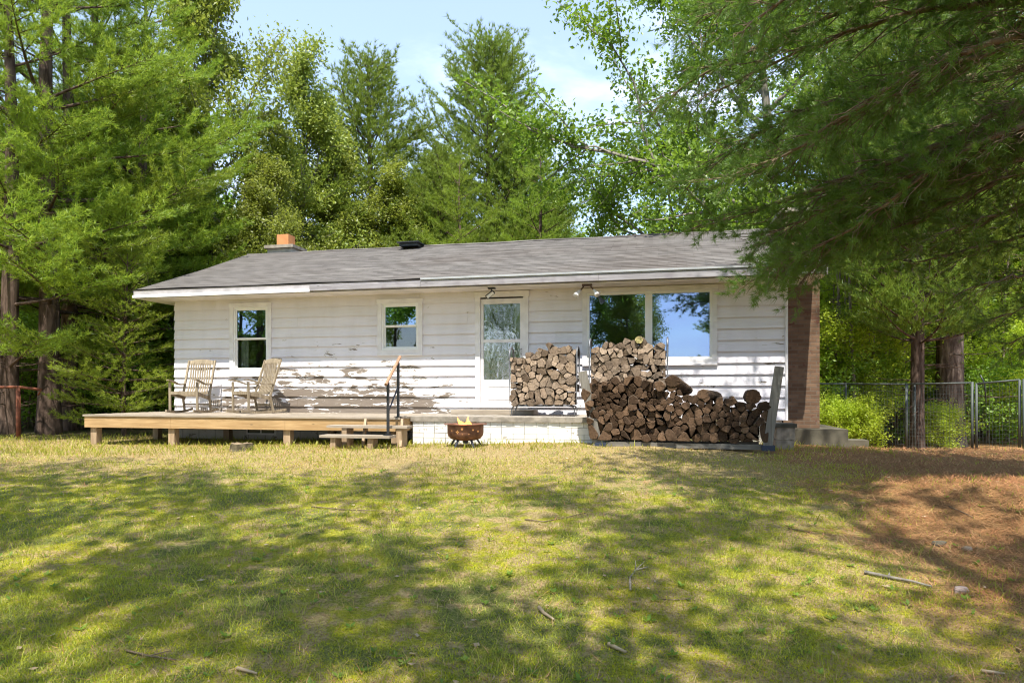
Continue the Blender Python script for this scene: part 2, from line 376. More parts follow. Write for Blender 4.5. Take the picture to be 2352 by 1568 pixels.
M['log_side'] = bark('grey_log_side', (.05, .036, .026), (.17, .13, .095), 1.6, 1.)
M['log_brown'] = log_end('brown_log_end', (.075, .045, .026), (.21, .13, .078), (.035, .02, .012))
M['log_bark'] = bark('brown_log_side', (.03, .02, .013), (.12, .08, .052), 1.6, 1.)
M['log_mossy'] = plain('mossy_log_end', (.42, .36, .15), .9, .3, 20)
M['bark_pine'] = bark('pine_bark', (.045, .030, .022), (.15, .105, .082))
M['bark_red'] = bark('reddish_pine_bark', (.07, .05, .038), (.22, .17, .135))
M['bark_oak'] = bark('grey_hardwood_bark', (.09, .08, .062), (.24, .215, .18))
M['bark_dead'] = bark('pale_dead_wood', (.16, .13, .095), (.36, .31, .24))
M['twig'] = bark('bare_twig', (.10, .07, .045), (.24, .18, .12))
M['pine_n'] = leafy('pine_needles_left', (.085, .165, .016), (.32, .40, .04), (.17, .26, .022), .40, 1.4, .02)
M['pine_far'] = leafy('pine_needles_far', (.085, .16, .022), (.23, .305, .04), (.17, .225, .028), .38, 1.4, .02)
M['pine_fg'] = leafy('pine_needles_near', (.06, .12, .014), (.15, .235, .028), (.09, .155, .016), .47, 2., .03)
M['leaf_ash'] = leafy('leaves_olive', (.16, .21, .022), (.29, .33, .05), (.20, .24, .03), .45, 1.4, .03)
M['leaf_oak'] = leafy('leaves_oak', (.08, .17, .012), (.20, .31, .025), (.12, .21, .018), .45, 1.4, .03)
M['leaf_lime'] = leafy('leaves_bright', (.26, .38, .02), (.44, .54, .05), (.32, .42, .03), .52, 1.4, .02)
M['leaf_dark'] = leafy('leaves_understorey', (.11, .20, .015), (.26, .39, .035), (.17, .28, .022), .45, 1.4, .03)
M['ground'] = ground_mat()
M['blade'] = leafy('grass_blades', (.12, .17, .016), (.42, .44, .05), (.26, .26, .025), .35, 1.2, .02)
M['blade_dry'] = leafy('dry_grass_blades', (.28, .19, .06), (.64, .49, .22), (.44, .29, .10), .25, 1.2, .02)
M['needle_litter'] = leafy('fallen_needles', (.23, .10, .036), (.66, .39, .18), (.38, .185, .075), .1, 1.2, .03)
M['moss'] = leafy('moss_tufts', (.25, .28, .008), (.54, .53, .02), (.38, .36, .012), .3, 1.2, .0)
M['weed'] = leafy('broad_weeds', (.09, .17, .02), (.19, .29, .04), None, .35, 1.2, .015)
M['dryleaf'] = leafy('dry_leaves', (.30, .20, .11), (.52, .41, .28), None, .2, 1.2, .03)
# ---------------------------------------------------------------- ground sheet
def ground_sheet():
    def axis(a, b, st, far, g=1.22):
        c = list(np.arange(a, b + 1e-6, st)); d = st; x = a
        lo_ = []
        while x > -far: d *= g; x -= d; lo_.append(x)
        d = st; x = b; hi = []
        while x < far: d *= g; x += d; hi.append(x)
        return np.array(lo_[::-1] + c + hi)
    X = axis(-10, 10, .06, 900); Y = axis(2, 15.5, .05, 900)
    gx, gy = np.meshgrid(X, Y); Z = ground(gx, gy)
    V = np.stack([gx, gy, Z], -1).reshape(-1, 3); nx, ny = len(X), len(Y)
    i = np.arange(ny - 1)[:, None] * nx; j = np.arange(nx - 1)[None]
    F = np.stack([i + j, i + j + 1, i + j + 1 + nx, i + j + nx], -1).reshape(-1, 4)
    b = MB(); b.add(V, F); o = b.build('ground', M['ground'], smooth=True)
    tag(o, 'mossy lawn with dry grass and brown pine needle patches', 'ground', kind='structure')
ground_sheet()

# ---------------------------------------------------------------- the house
house = thing('ranch_house', 'long single-storey white house with peeling lap siding and grey shingle roof', 'house', (0, 0, 0))
WL, WD, Z0, Z1 = 12.44, 6.8, .52, 2.965
OPEN = [(1.44, 2.27, 1.43, 2.79), (4.80, 5.60, 1.83, 2.78), (6.84, 7.73, .76, 2.86), (8.92, 11.20, 1.59, 2.86)]
def lap_wall(b, length, openings, tf, n=12):
    h = (Z1 - Z0) / n
    for i in range(n):
        za, zb = Z0 + i * h, Z0 + (i + 1) * h
        xs = {0., length}
        seams = [(3.7 + 2.9 * ((i * 7) % 4) / 3) + 3.66 * k for k in range(-1, 4)]
        for s_ in seams:
            if 0 < s_ < length: xs.add(s_)
        for o in openings:
            if o[3] > za and o[2] < zb: xs |= {o[0], o[1]}
        xs = sorted(xs)
        for xa, xb in zip(xs[:-1], xs[1:]):
            xm = (xa + xb) / 2; segs = [(za, zb)]
            for o in openings:
                if o[0] < xm < o[1]:
                    ns = []
                    for s0, s1 in segs:
                        if o[3] <= s0 or o[2] >= s1: ns.append((s0, s1)); continue
                        if o[2] > s0: ns.append((s0, o[2]))
                        if o[3] < s1: ns.append((o[3], s1))
                    segs = ns
            g = .0012
            for s0, s1 in segs:
                f = lambda z: -.038 + .032 * (z - za) / h
                V = []
                for z in (s0, s1):
                    zz = z - (.016 if z == s0 and s0 == za else 0)
                    y0 = f(max(z, za))
                    V += [(xa + g, y0, zz), (xb - g, y0, zz), (xa + g, .10, z), (xb - g, .10, z)]
                b.hexa([tf(*v) for v in V])
idt = lambda x, y, z: (x, y, z)
b = MB(); lap_wall(b, WL, OPEN, idt); b.build('front_wall', M['siding'], house)
b = MB(); lap_wall(b, WD, [], lambda x, y, z: (WL - y - .03, x + .1, z)); lap_wall(b, WD, [], lambda x, y, z: (y + .03, WD - x + .1, z))
lap_wall(b, WL, [], lambda x, y, z: (WL - x, WD + .1 - y, z)); b.build('side_wall', M['siding'], house)
for x0, x1 in ((.02, .12), (WL - .12, WL - .02)):
    b = MB(); b.add([(x, y, z) for x in (x0, x1) for y, z in ((0, 2.965), (WD, 2.965), (WD / 2, 2.965 + 1.45))], [(0, 2, 1), (3, 4, 5), (0, 1, 4, 3), (1, 2, 5, 4), (2, 0, 3, 5)]); b.build('gable', M['siding'], house)
b = MB(); b.box(.06, WL - .06, .035, .23, -.5, .505); b.box(.06, WL - .06, WD - .2, WD + .05, -.5, .505); b.box(.06, .26, .24, WD - .21, -.5, .505); b.box(WL - .26, WL - .06, .24, WD - .21, -.5, .505)
b.build('foundation', M['found'], house)
b = MB(); b.box(.2, WL - .2, .15, WD - .1, .50, .515); b.box(.2, WL - .2, .15, WD - .1, 2.93, 2.95); b.box(.2, WL - .2, 3.0, 3.1, .52, 2.92)
for x in (3.4, 6.2, 8.4): b.box(x, x + .1, .15, 2.99, .52, 2.92)
b.build('interior_wall', M['inside'], house)
# roof: two slopes of stepped courses
YE, ZE, YR, ZR, XL, XR = -.62, 3.125, 3.4, 4.655, -.52, 13.02
def roof_slope(b, sgn):
    n = 30; xs = np.linspace(XL, XR, 40)
    sag = lambda x, t: -.035 * np.exp(-((x + .3) / 1.3) ** 2) * (1 - abs(2 * t - 1)) - .018 * np.sin((x - XL) / (XR - XL) * pi) * t + .006 * np.sin(x * 2.3 + t * 3)
    prof = []
    for i in range(n):
        t0, t1 = i / n, (i + 1) / n
        prof += [(t0, .009 if i else .02), (t1, 0.)]
    V = []
    for t, e in prof:
        y = YE + (YR - YE) * t; z = ZE + (ZR - ZE) * t + e
        if sgn < 0: y = 2 * YR - y
        V += [(x, y, z + sag(x, t)) for x in xs]
    m = len(xs); i = np.arange(len(prof) - 1)[:, None] * m; j = np.arange(m - 1)[None]
    F = np.stack([i + j, i + j + 1, i + j + 1 + m, i + j + m], -1).reshape(-1, 4)
    b.add(V, F)
    ya, yb = (YE, YR) if sgn > 0 else (2 * YR - YE, YR)
    b.add([(x, y, z) for x in (XL, XR) for y, z in ((ya, ZE - .004), (yb, ZR - .03), (yb, ZR - .06), (ya, ZE - .014))], [(0, 1, 2, 3), (7, 6, 5, 4), (3, 2, 6, 7), (0, 3, 7, 4)])
b = MB(); roof_slope(b, 1); roof_slope(b, -1)
b.tube([(x, YR, ZR - .012 + .006 * sin(x * 2.3 + 3)) for x in np.linspace(XL, XR, 30)], .035, 6)
roof = b.build('roof', M['shingle'], house)
b = MB(); b.box(.04, .76, 3.46, 4.06, 4.2, 4.80); b.build('chimney', plain('chimney_block', (.46, .45, .43), .9, .15, 5), roof)
b = MB(); b.box(-.02, .82, 3.39, 4.13, 4.805, 4.885); b.build('chimney_cap', M['concrete'], roof)
b = MB()
for q in ((.24, .58, 3.58, 3.62), (.24, .58, 3.88, 3.92), (.24, .28, 3.623, 3.877), (.54, .58, 3.623, 3.877)): b.box(*q, 4.889, 5.20)
b.build('flue', M['clay'], roof)
b = MB(); b.box(3.95, 4.42, 3.02, 3.40, 4.60, 4.67); b.box(3.90, 4.47, 2.96, 3.46, 4.675, 4.70); b.build('roof_vent', M['black_metal'], roof)
# eaves
b = MB(); b.box(-.48, 12.98, -.585, .0, 2.952, 2.964); b.box(-.48, -.0, .003, WD + .58, 2.952, 2.964); b.box(WL, 12.98, .003, WD + .58, 2.952, 2.964)
b.build('soffit', M['soffit'], house)
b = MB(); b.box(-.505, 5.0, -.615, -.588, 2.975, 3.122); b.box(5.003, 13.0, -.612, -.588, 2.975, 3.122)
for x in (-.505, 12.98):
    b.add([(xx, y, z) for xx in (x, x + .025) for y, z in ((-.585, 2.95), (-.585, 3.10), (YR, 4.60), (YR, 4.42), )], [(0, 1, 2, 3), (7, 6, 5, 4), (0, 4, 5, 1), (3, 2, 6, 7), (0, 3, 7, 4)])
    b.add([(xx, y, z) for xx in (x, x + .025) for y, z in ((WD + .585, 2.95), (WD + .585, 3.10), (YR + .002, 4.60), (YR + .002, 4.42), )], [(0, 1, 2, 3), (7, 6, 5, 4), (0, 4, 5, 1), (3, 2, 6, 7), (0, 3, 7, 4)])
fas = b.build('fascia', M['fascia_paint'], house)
b = MB(); b.box(-.51, 3.56, -.646, -.618, 2.965, 3.018); b.build('trim_strip', M['white'], house)
b = MB(); b.box(3.56, 5.86, -.648, -.619, 2.985, 3.085); b.box(5.864, 9.2, -.648, -.619, 2.982, 3.095); b.box(9.203, 12.99, -.648, -.619, 2.98, 3.10)
o = b.build('fascia_board', M['fascia_grey'], house); o['label'] = 'bare weathered grey board nailed along the eave'
b = MB(); b.box(5.86, 12.99, -.666, -.630, 3.115, 3.150); b.box(5.86, 12.99, -.636, -.620, 3.098, 3.113); b.build('drip_edge', M['metal_edge'], house)
# corner board on the right
b = MB(); b.box(WL - .012, WL + .03, -.045, .1, .50, 2.95); b.build('corner_board', M['white'], house)

def casing(b, x0, x1, z0, z1, w=.085, y=-.046, sill=True):
    b.box(x0 - w, x0, y, .0, z0 - (.0 if sill else 0), z1); b.box(x1, x1 + w, y, .0, z0, z1)
    b.box(x0 - w - .012, x1 + w + .012, y - .006, .0, z1 + .001, z1 + w)
    if sill: b.box(x0 - w, x1 + w, y - .004, .0, z0 - w, z0 - .001); b.box(x0 - w, x1 + w, y - .02, -.005, z0 - w - .028, z0 - w - .001)
def hung(x0, x1, z0, z1, mid, lab=None):
    b = MB(); casing(b, x0, x1, z0, z1); w = b.build('window', M['white'], house)
    if lab: w['label'] = lab
    b = MB(); f = .035
    b.box(x0, x0 + f, -.03, .08, z0, z1); b.box(x1 - f, x1, -.03, .08, z0, z1)
    b.box(x0 + f, x1 - f, -.03, .08, z1 - f, z1); b.box(x0 + f, x1 - f, -.034, .08, z0, z0 + f)
    b.build('window_frame', M['vinyl'], w)
    for (a, c, y) in ((z0 + f, mid + .015, .010), (mid - .005, z1 - f, -.012)):
        b = MB(); s = .032; xa, xb = x0 + f, x1 - f
        b.box(xa, xa + s, y, y + .03, a, c); b.box(xb - s, xb, y, y + .03, a, c); b.box(xa + s, xb - s, y, y + .03, a, a + s); b.box(xa + s, xb - s, y, y + .03, c - s, c)
        b.build('sash', M['vinyl'], w)
        b = MB(); b.box(xa + s, xb - s, y + .012, y + .018, a + s, c - s); b.build('pane', M['glass_dark'] if y > 0 else M['glass'], w)
    return w
w1 = hung(1.45, 2.26, 1.44, 2.785, 2.115, 'tall double-hung window behind the rocking chairs')
w2 = hung(4.81, 5.59, 1.84, 2.77, 2.31, 'small square double-hung window left of the door')
b = MB()
for k in range(5): b.box(1.52 + .035 * k, 1.545 + .035 * k, .15 + .01 * (k % 2), .16 + .01 * (k % 2), 1.47, 2.75)
b.build('curtain', M['curtain'], w1)
b = MB(); casing(b, 8.93, 11.19, 1.60, 2.85); pw = b.build('window', M['white'], house); pw['label'] = 'wide picture window of two panes reflecting trees and sky'
b = MB(); x0, x1, z0, z1 = 8.93, 11.19, 1.60, 2.85; f = .045
b.box(x0, x0 + f, -.03, .08, z0, z1); b.box(x1 - f, x1, -.03, .08, z0, z1); b.box(x0 + f, x1 - f, -.03, .08, z1 - f, z1); b.box(x0 + f, x1 - f, -.034, .08, z0, z0 + f); b.box(10.00, 10.13, -.04, .08, z0 + f, z1 - f)
b.build('window_frame', M['vinyl'], pw)
for a, c in ((8.975, 10.0), (10.13, 11.145)):
    b = MB(); b.box(a, c, .0, .006, 1.645, 2.805); b.build('pane', M['glass'], pw)
# door
b = MB(); z0, z1, x0, x1 = .755, 2.80, 6.86, 7.71
b.box(x0 - .10, x0, -.048, .0, .70, z1 + .03); b.box(x1, x1 + .10, -.048, .0, .70, z1 + .03); b.box(x0 - .115, x1 + .115, -.055, .0, z1 + .031, z1 + .14)
b.box(x0 - .02, x1 + .02, -.06, .0, .70, z0 - .002)
fr = b.build('door_frame', M['white'], house)
b = MB(); y0, y1 = -.028, .012; s = .062
b.box(x0 + .004, x0 + s, y0, y1, z0, z1); b.box(x1 - s, x1 - .004, y0, y1, z0, z1)
b.box(x0 + s, x1 - s, y0, y1, 2.70, z1); b.box(x0 + s, x1 - s, y0, y1, 1.955, 2.015); b.box(x0 + s, x1 - s, y0, y1, z0, 1.24)
b.box(x0 + .15, x1 - .15, y0 - .006, y0 - .001, .85, .862); b.box(x0 + .15, x1 - .15, y0 - .006, y0 - .001, 1.10, 1.112); b.box(x0 + .15, x0 + .162, y0 - .006, y0 - .001, .863, 1.099); b.box(x1 - .162, x1 - .15, y0 - .006, y0 - .001, .863, 1.099)
door = b.build('door', M['white'], house)
for a, c in ((1.24, 1.955), (2.015, 2.70)):
    b = MB(); b.box(x0 + s, x1 - s, -.012, -.006, a, c); b.build('pane', M['glass_wavy'], door)
b = MB()
for xa in (x0 + s, x1 - s - .11):
    for k in range(4): b.box(xa + .028 * k, xa + .028 * k + .026, .006 + .006 * (k % 2), .012 + .006 * (k % 2), 1.24, 2.70)
b.build('curtain', M['curtain'], door)
b = MB(); b.tube([(x1 - .035, -.03, 1.72), (x1 - .035, -.075, 1.72), (x1 - .035, -.08, 1.83), (x1 - .035, -.03, 1.83)], .009, 6); b.build('door_handle', M['galv'], door)
b = MB(); b.box(1.72, 2.42, .018, .034, .10, .40); bw = b.build('basement_window', M['soffit'], house)
b = MB(); b.box(1.76, 2.05, .008, .016, .14, .36); b.box(2.09, 2.38, .008, .016, .14, .36); b.build('pane', plain('dark_basement_glass', (.02, .025, .025), .15, 0), bw)
# brick chimney against the right gable
b = MB(); b.box(12.48, 13.10, .5, 2.1, .34, 4.28); bc = b.build('chimney', M['brick'], house); bc['label'] = 'brown brick chimney stack at the right end of the house'
b = MB(); b.box(12.40, 13.18, .42, 2.18, 4.283, 4.36); b.build('chimney_cap', M['concrete'], bc)

# ---------------------------------------------------------------- concrete footing, blocks
b = MB(); b.box(WL + .03, 13.53, .30, 2.3, -.5, .335); o = b.build('concrete_footing', M['concrete2'], org=(13, .4, -.3), rot='house')
tag(o, 'low mossy concrete footing under the brick chimney', 'footing')
b = MB(); b.box(13.56, 13.90, .42, .8, -.5, .14); o = b.build('concrete_block', M['concrete2'], org=(13.7, .6, -.3), rot='house')
tag(o, 'small dark block on the ground beyond the chimney footing', 'concrete block')
b = MB()
for z0, z1, dx in ((.02, .225, 0.), (.230, .425, .015)):
    x0, x1, y0, y1 = 12.10 + dx, 12.38 + dx, -1.15, -.75
    b.box(x0, x1, y0, y0 + .03, z0, z1); b.box(x0, x1, y1 - .03, y1, z0, z1); b.box(x0, x0 + .03, y0 + .033, y1 - .033, z0, z1); b.box(x1 - .03, x1, y0 + .033, y1 - .033, z0, z1); b.box(x0 + .033, x1 - .033, (y0 + y1) / 2, (y0 + y1) / 2 + .03, z0, z1)
    o = b.build('concrete_block', plain('tan_block', (.42, .36, .28), .9, .25, 9, 0, .2, .5) if z0 < .1 else bpy.data.materials['tan_block'], org=(12.2, -.95, z0), rot='house')
    tag(o, 'tan concrete block on the ground at the right house corner' if z0 < .1 else 'tan concrete block stacked on another at the right house corner', 'concrete block'); b = MB()
b.box(12.06, 12.42, -1.18, -.72, .430, .49); o = b.build('cap_stone', M['concrete2'], org=(12.2, -.95, .43), rot='house')
tag(o, 'thin dark cap slab on top of the two stacked concrete blocks', 'slab')

# ---------------------------------------------------------------- porch slab
porch = thing('concrete_porch', 'white painted block porch with a concrete slab in front of the door', 'porch', (6.03, -1.5, 0))
rng = random.Random(3)
b = MB(); 
def blockwall(b, p0, p1, dirx):
    L = p1 - p0
    for r, (z0, z1) in enumerate(((-.12, .088), (.092, .288), (.292, .487))):
        x = p0 + (-.2 if r % 2 else 0)
        while x < p1:
            a, c = max(x, p0) + .003, min(x + .402, p1) - .003
            if c - a > .03:
                j = rng.uniform(-.004, .004)
                if dirx: b.box(a, c, -1.5 + j, -1.30, z0, z1)
                else: b.box(6.03 + j, 6.23, a, c, z0, z1)
            x += .402
blockwall(b, 6.03, 10.6, True); b.box(6.05, 10.58, -1.488, -1.31, -.1, .483, 1); b.build('block_wall', [M['porch_block'], plain('stained_mortar', (.13, .12, .10), .95)], porch)
b = MB(); blockwall(b, -1.295, -.05, False); b.box(6.24, 10.6, -1.29, -.1, -.1, .45); b.build('block_wall', M['porch_block'], porch)
b = MB()
xs = np.linspace(6.0, 10.62, 60); 
for a, c in zip(xs[:-1], xs[1:]): 
    j = rng.uniform(-.006, .006); b.box(a, c, -1.53 + j, -.032, .49, .576 + rng.uniform(-.002, .002))
b.build('slab', M['concrete'], porch)
b = MB(); b.box(6.41, 8.0, -.50, -.06, .58, .665); o = b.build('threshold_step', M['decktop'], org=(7.2, -.3, .58), rot='house')
tag(o, 'low weathered wooden step on the slab below the door', 'step')

# ---------------------------------------------------------------- wooden deck
deck = thing('wooden_deck', 'low unpainted lumber deck along the left of the house', 'deck', (2.9, -1, 0))
b = MB()
for i in range(14):
    y = -2.02 + i * .1415; j = rng.uniform(-.004, .004)
    b.box(-.39 + rng.uniform(-.01, .01), 2.9 + .3 * (i % 2), y, y + .135, .543 + j, .575 + j); b.box(2.903 + .3 * (i % 2), 6.0, y, y + .135, .543 - j, .575 - j)
b.build('deck_board', M['decktop'], deck)
for x0, x1 in ((-.36, 1.52), (1.523, 3.84), (3.843, 5.985)):
    b = MB(); b.box(x0, x1, -2.0, -1.962, .335, .540); b.build('rim_board', M['deckwood'], deck)
b = MB(); b.box(-.36, -.322, -1.96, -.06, .335, .540); b.box(5.947, 5.985, -1.96, -.06, .335, .540); b.box(-.32, 5.94, -.10, -.06, .335, .540); b.build('rim_board', M['deckwood'], deck)
b = MB()
for k in range(14): b.box(-.0 + k * .43, .04 + k * .43, -1.955, -.105, .36, .540)
b.build('joist', M['deckwood'], deck)
for x in (-.2, 1.5, 3.85, 5.88):
    for y in (-1.955, -.35):
        g = gz(*H(x, y, 0)[:2]) - .08
        b = MB(); b.box(x - .065, x + .065, y, y + .13, g, .354 if y > -1 else .333); b.build('post', M['deckpost'], deck)
# steps and handrail
st = thing('wooden_steps', 'two plank steps in front of the deck end', 'steps', (5.6, -2.3, .1))
b = MB(); b.box(4.84, 6.27, -2.38, -2.24, .405, .445); b.box(4.84, 6.27, -2.235, -2.10, .405, .445); b.build('tread', M['decktop'], st)
b = MB(); b.box(4.88, 6.10, -2.70, -2.56, .262, .302); b.box(4.88, 6.10, -2.555, -2.42, .262, .302); b.build('tread', M['decktop'], st)
for x in (5.15, 6.12):
    b = MB(); b.box(x - .045, x + .045, -2.36, -2.10, .05, .403); b.build('support', M['deckpost'], st)
for x in (5.1, 5.75):
    b = MB(); b.box(x - .045, x + .045, -2.66, -2.45, .05, .26); b.build('support', M['deckpost'], st)
b = MB(); b.beam((5.5, -2.39, .08), (5.40, -2.06, .52), .04, .11); b.build('stringer', M['deckpost'], st); b = MB(); b.beam((6.16, -2.39, .08), (6.06, -2.06, .52), .04, .11); b.build('stringer', M['deckpost'], st)
hr = thing('handrail', 'short black metal handrail with a wooden top rail beside the deck steps', 'handrail', (6.0, -2.3, .3))
b = MB(); b.box(6.0, 6.038, -2.585, -2.547, .318, 1.16); b.build('post', M['black_metal'], hr)
b = MB(); b.box(5.0 + .96, 5.0 + 1.078, -2.625, -2.507, .305, .317); b.build('foot_plate', M['black_metal'], hr)
b = MB(); b.box(5.93, 5.968, -1.985, -1.947, .59, 1.50); b.build('post', M['black_metal'], hr)
b = MB(); b.box(5.89, 6.01, -2.02, -1.91, .577, .589); b.build('foot_plate', M['black_metal'], hr)
b = MB(); b.tube([(6.02, -2.57, .67), (5.95, -1.965, 1.10)], .014, 8); b.build('brace', M['black_metal'], hr)
b = MB(); b.tube([(6.035, -2.70, 1.115), (5.935, -1.85, 1.60)], .026, 10); b.build('top_rail', M['rail'], hr)

# ---------------------------------------------------------------- rocking chairs
def rocking_chair():
    ch = thing('rocking_chair', '', 'rocking chair', (0, 0, 0), house=False, rotz=0)
    w = .28; m = M['teak']
    b = MB(); b.box(-w + .02, w - .02, -.29, -.265, .375, .435)
    for s in (-1, 1): b.beam((s * (w - .01), -.28, .40), (s * (w - .03), .22, .30), .024, .07)
    for i in range(8):
        t = i / 7; b.box(-w + .03, w - .03, -.26 + .46 * t - .024, -.26 + .46 * t + .024, .428 - .085 * t - .01, .443 - .085 * t - .01)
    b.build('seat', m, ch)
    b = MB(); P0 = np.array((0, .19, .34)); P1 = np.array((0, .42, 1.07))
    for i in range(9):
        x = -.20 + .05 * i; Q = []
        for t in np.linspace(.06, .92, 7):
            p = P0 + (P1 - P0) * t; p = p + np.array((0, .035 * sin(pi * t * 1.3), 0)); Q.append((x, p[1], p[2]))
        for a, c in zip(Q[:-1], Q[1:]): b.beam(a, c, .028, .012, up=(0, 1, 0))
    b.beam((-w + .03, P0[1] + .02, P0[2] + .06), (w - .03, P0[1] + .02, P0[2] + .06), .025, .05)
    for i in range(6):
        xa, xb = -.25 + .5 * i / 6, -.25 + .5 * (i + 1) / 6; h = lambda x: 1.075 + .03 * (1 - (x / .25) ** 2)
        V = [(xa, .385, .985), (xb, .385, .985), (xa, .41, .985), (xb, .41, .985), (xa, .42, h(xa)), (xb, .42, h(xb)), (xa, .445, h(xa)), (xb, .445, h(xb))]; b.hexa(V)
    b.build('backrest', m, ch)
    for s in (-1, 1):
        x = s * w
        b = MB(); b.beam((x, -.27, .035), (x, -.28, .62), .042, .032); b.build('leg', m, ch)
        b = MB(); b.beam((x, .26, .02), (x, .19, .34), .036, .036); b.beam((x, .19, .338), (x, .435, 1.08), .036, .036); b.build('leg', m, ch)
        b = MB(); Q = [(x, -.36, .66), (x, -.28, .662), (x, -.15, .63), (x, .0, .585), (x, .12, .575), (x, .255, .59)]
        for a, c in zip(Q[:-1], Q[1:]): b.beam(a, c, .055, .024)
        b.build('armrest', m, ch)
        b = MB(); Q = [(x, yy, .012 + .16 * (yy - .02) ** 2 + .012) for yy in np.linspace(-.42, .55, 10)]
        for a, c in zip(Q[:-1], Q[1:]): b.beam(a, c, .034, .045)
        b.build('rocker', m, ch)
    b = MB(); b.beam((-w, .235, .17), (w, .235, .17), .02, .035); b.build('stretcher', m, ch)
    return ch
c1 = rocking_chair(); c1.location = H(.98, -.75, .577); c1.rotation_euler.z = R(-4)
c1['label'] = 'weathered wooden rocking chair at the house corner, facing forward'; c1['group'] = 'rocking chairs on the deck'
KIDS[c1.name] = [k for k in bpy.data.objects if k.parent == c1]
c2 = copy_tree(c1, H(2.38, -.72, .577), R(-38), label='weathered wooden rocking chair below the window, turned to face left')
# ---------------------------------------------------------------- fire pit
px_, py_ = H(7.19, -2.15, 0)[:2]; g = gz(px_, py_)
fp = thing('fire_pit', 'round rusty brown fire bowl on short legs with small flames', 'fire pit', (px_, py_, g), house=False)
c = (px_, py_, g)
b = MB(); b.lathe([(.0, .10), (.16, .105), (.24, .13), (.283, .18), (.295, .24), (.295, .34), (.30, .365), (.285, .365), (.28, .24), (.20, .14), (0, .12)], 36, 0, c); bowl = b.build('bowl', M['rust'], fp, True)
b = MB(); b.lathe([(.285, .355), (.35, .362), (.355, .368), (.35, .374), (.285, .371)], 36, 0, c); b.build('rim', M['rust'], fp)
for a in (-120, -60, 30, 150):
    b = MB(); ca, sa = cos(R(a)), sin(R(a)); b.beam((px_ + .20 * ca, py_ + .20 * sa, g + .13), (px_ + .30 * ca, py_ + .30 * sa, g - .01), .035, .02); b.build('leg', M['black_metal'], fp)
b = MB(); b.lathe([(.0, .095), (.045, .095), (.05, .06), (.02, .05), (0, .05)], 12, 0, c); b.build('drain_cap', M['black_metal'], fp)
def star(a, z, r, n=5):
    q = MB(); V = []; Rr = .2985
    for k in range(2 * n):
        rr = r if k % 2 == 0 else r * .45; t = pi / 2 + k * pi / n
        th = a + rr * cos(t) / Rr
        V.append((px_ + Rr * sin(th), py_ - Rr * cos(th), g + z + rr * sin(t)))
    V += [(px_ + (Rr - .006) * sin(a), py_ - (Rr - .006) * cos(a), g + z)]
    n2 = 2 * n; q.add(V, [(i, (i + 1) % n2, n2) for i in range(n2)]); q.build('star_cutout', M['glow'], bowl)
for a, z, r, n in ((-.75, .27, .016, 5), (-.38, .25, .034, 4), (-.12, .30, .026, 5), (.25, .22, .012, 5), (.48, .285, .02, 4), (.80, .26, .02, 5), (-.1, .215, .010, 5)): star(a, z, r, n)
b = MB(); rf = random.Random(5)
for k in range(9):
    a, r0 = rf.uniform(0, 6.28), rf.uniform(0, .13); hh = rf.uniform(.05, .13) * (1.6 if k < 2 else 1)
    xx, yy = px_ + r0 * cos(a) - .03, py_ + r0 * sin(a); Q = []; rr = []
    for t in np.linspace(0, 1, 7): Q.append((xx + .025 * sin(5 * t + k), yy, g + .30 + hh * t)); rr.append(.028 * (1 - t) ** .8 * (1 + .5 * sin(t * pi)) + .001)
    b.tube(Q, rr, 7)
fl = b.build('flame', M['flame'], org=(px_, py_, g + .3), smooth=True); tag(fl, 'small orange flames rising out of the fire bowl', 'flame')
b = MB()
for k in range(5):
    a = k * 1.25; b.tube([(px_ + .16 * cos(a), py_ + .16 * sin(a), g + .22), (px_ - .10 * cos(a + .4), py_ - .10 * sin(a + .4), g + .33)], .03, 8)
o = b.build('burning_wood', M['log_bark'], org=(px_, py_, g + .2)); tag(o, 'charred wood burning inside the fire bowl', 'firewood')
# ---------------------------------------------------------------- eave lights
l1 = thing('flood_light', 'single tilted dark floodlight hanging from the eave above the door', 'floodlight', (7.2, -.45, 2.95))
b = MB(); b.box(7.13, 7.26, -.50, -.40, 2.925, 2.951); b.tube([(7.19, -.45, 2.925), (7.18, -.45, 2.87)], .012, 8); b.build('bracket', M['black_metal'], l1)
Mt = Matrix.Translation((7.17, -.47, 2.825)) @ Matrix.Rotation(R(-35), 4, 'Y') @ Matrix.Rotation(R(25), 4, 'X')
b = MB(); b.box(-.09, .09, -.05, .02, -.035, .035, M=Mt); b.build('lamp_head', M['black_metal'], l1)
b = MB(); b.box(-.075, .075, -.058, -.051, -.026, .026, M=Mt); b.build('lens', M['lamp_white'], l1)
l2 = thing('flood_light', 'two-headed spotlight with white shells under the eave beside the picture window', 'floodlight', (8.98, -.45, 2.95))
b = MB(); b.box(8.89, 9.07, -.50, -.40, 2.92, 2.951); b.tube([(8.92, -.45, 2.92), (8.86, -.46, 2.84)], .013, 8); b.tube([(9.04, -.45, 2.92), (9.10, -.46, 2.84)], .013, 8)
b.build('bracket', plain('brown_bracket', (.10, .06, .045), .5), l2)
for s in (-1, 1):
    x = 8.98 + s * .12; d = Vector((s * .55, -.45, -.75)).normalized(); p = Vector((x, -.46, 2.85))
    b = MB(); b.tube([p, p + d * .05, p + d * .13, p + d * .15], (.02, .03, .055, .056), 12); b.build('lamp_head', M['lamp_white'], l2, True)
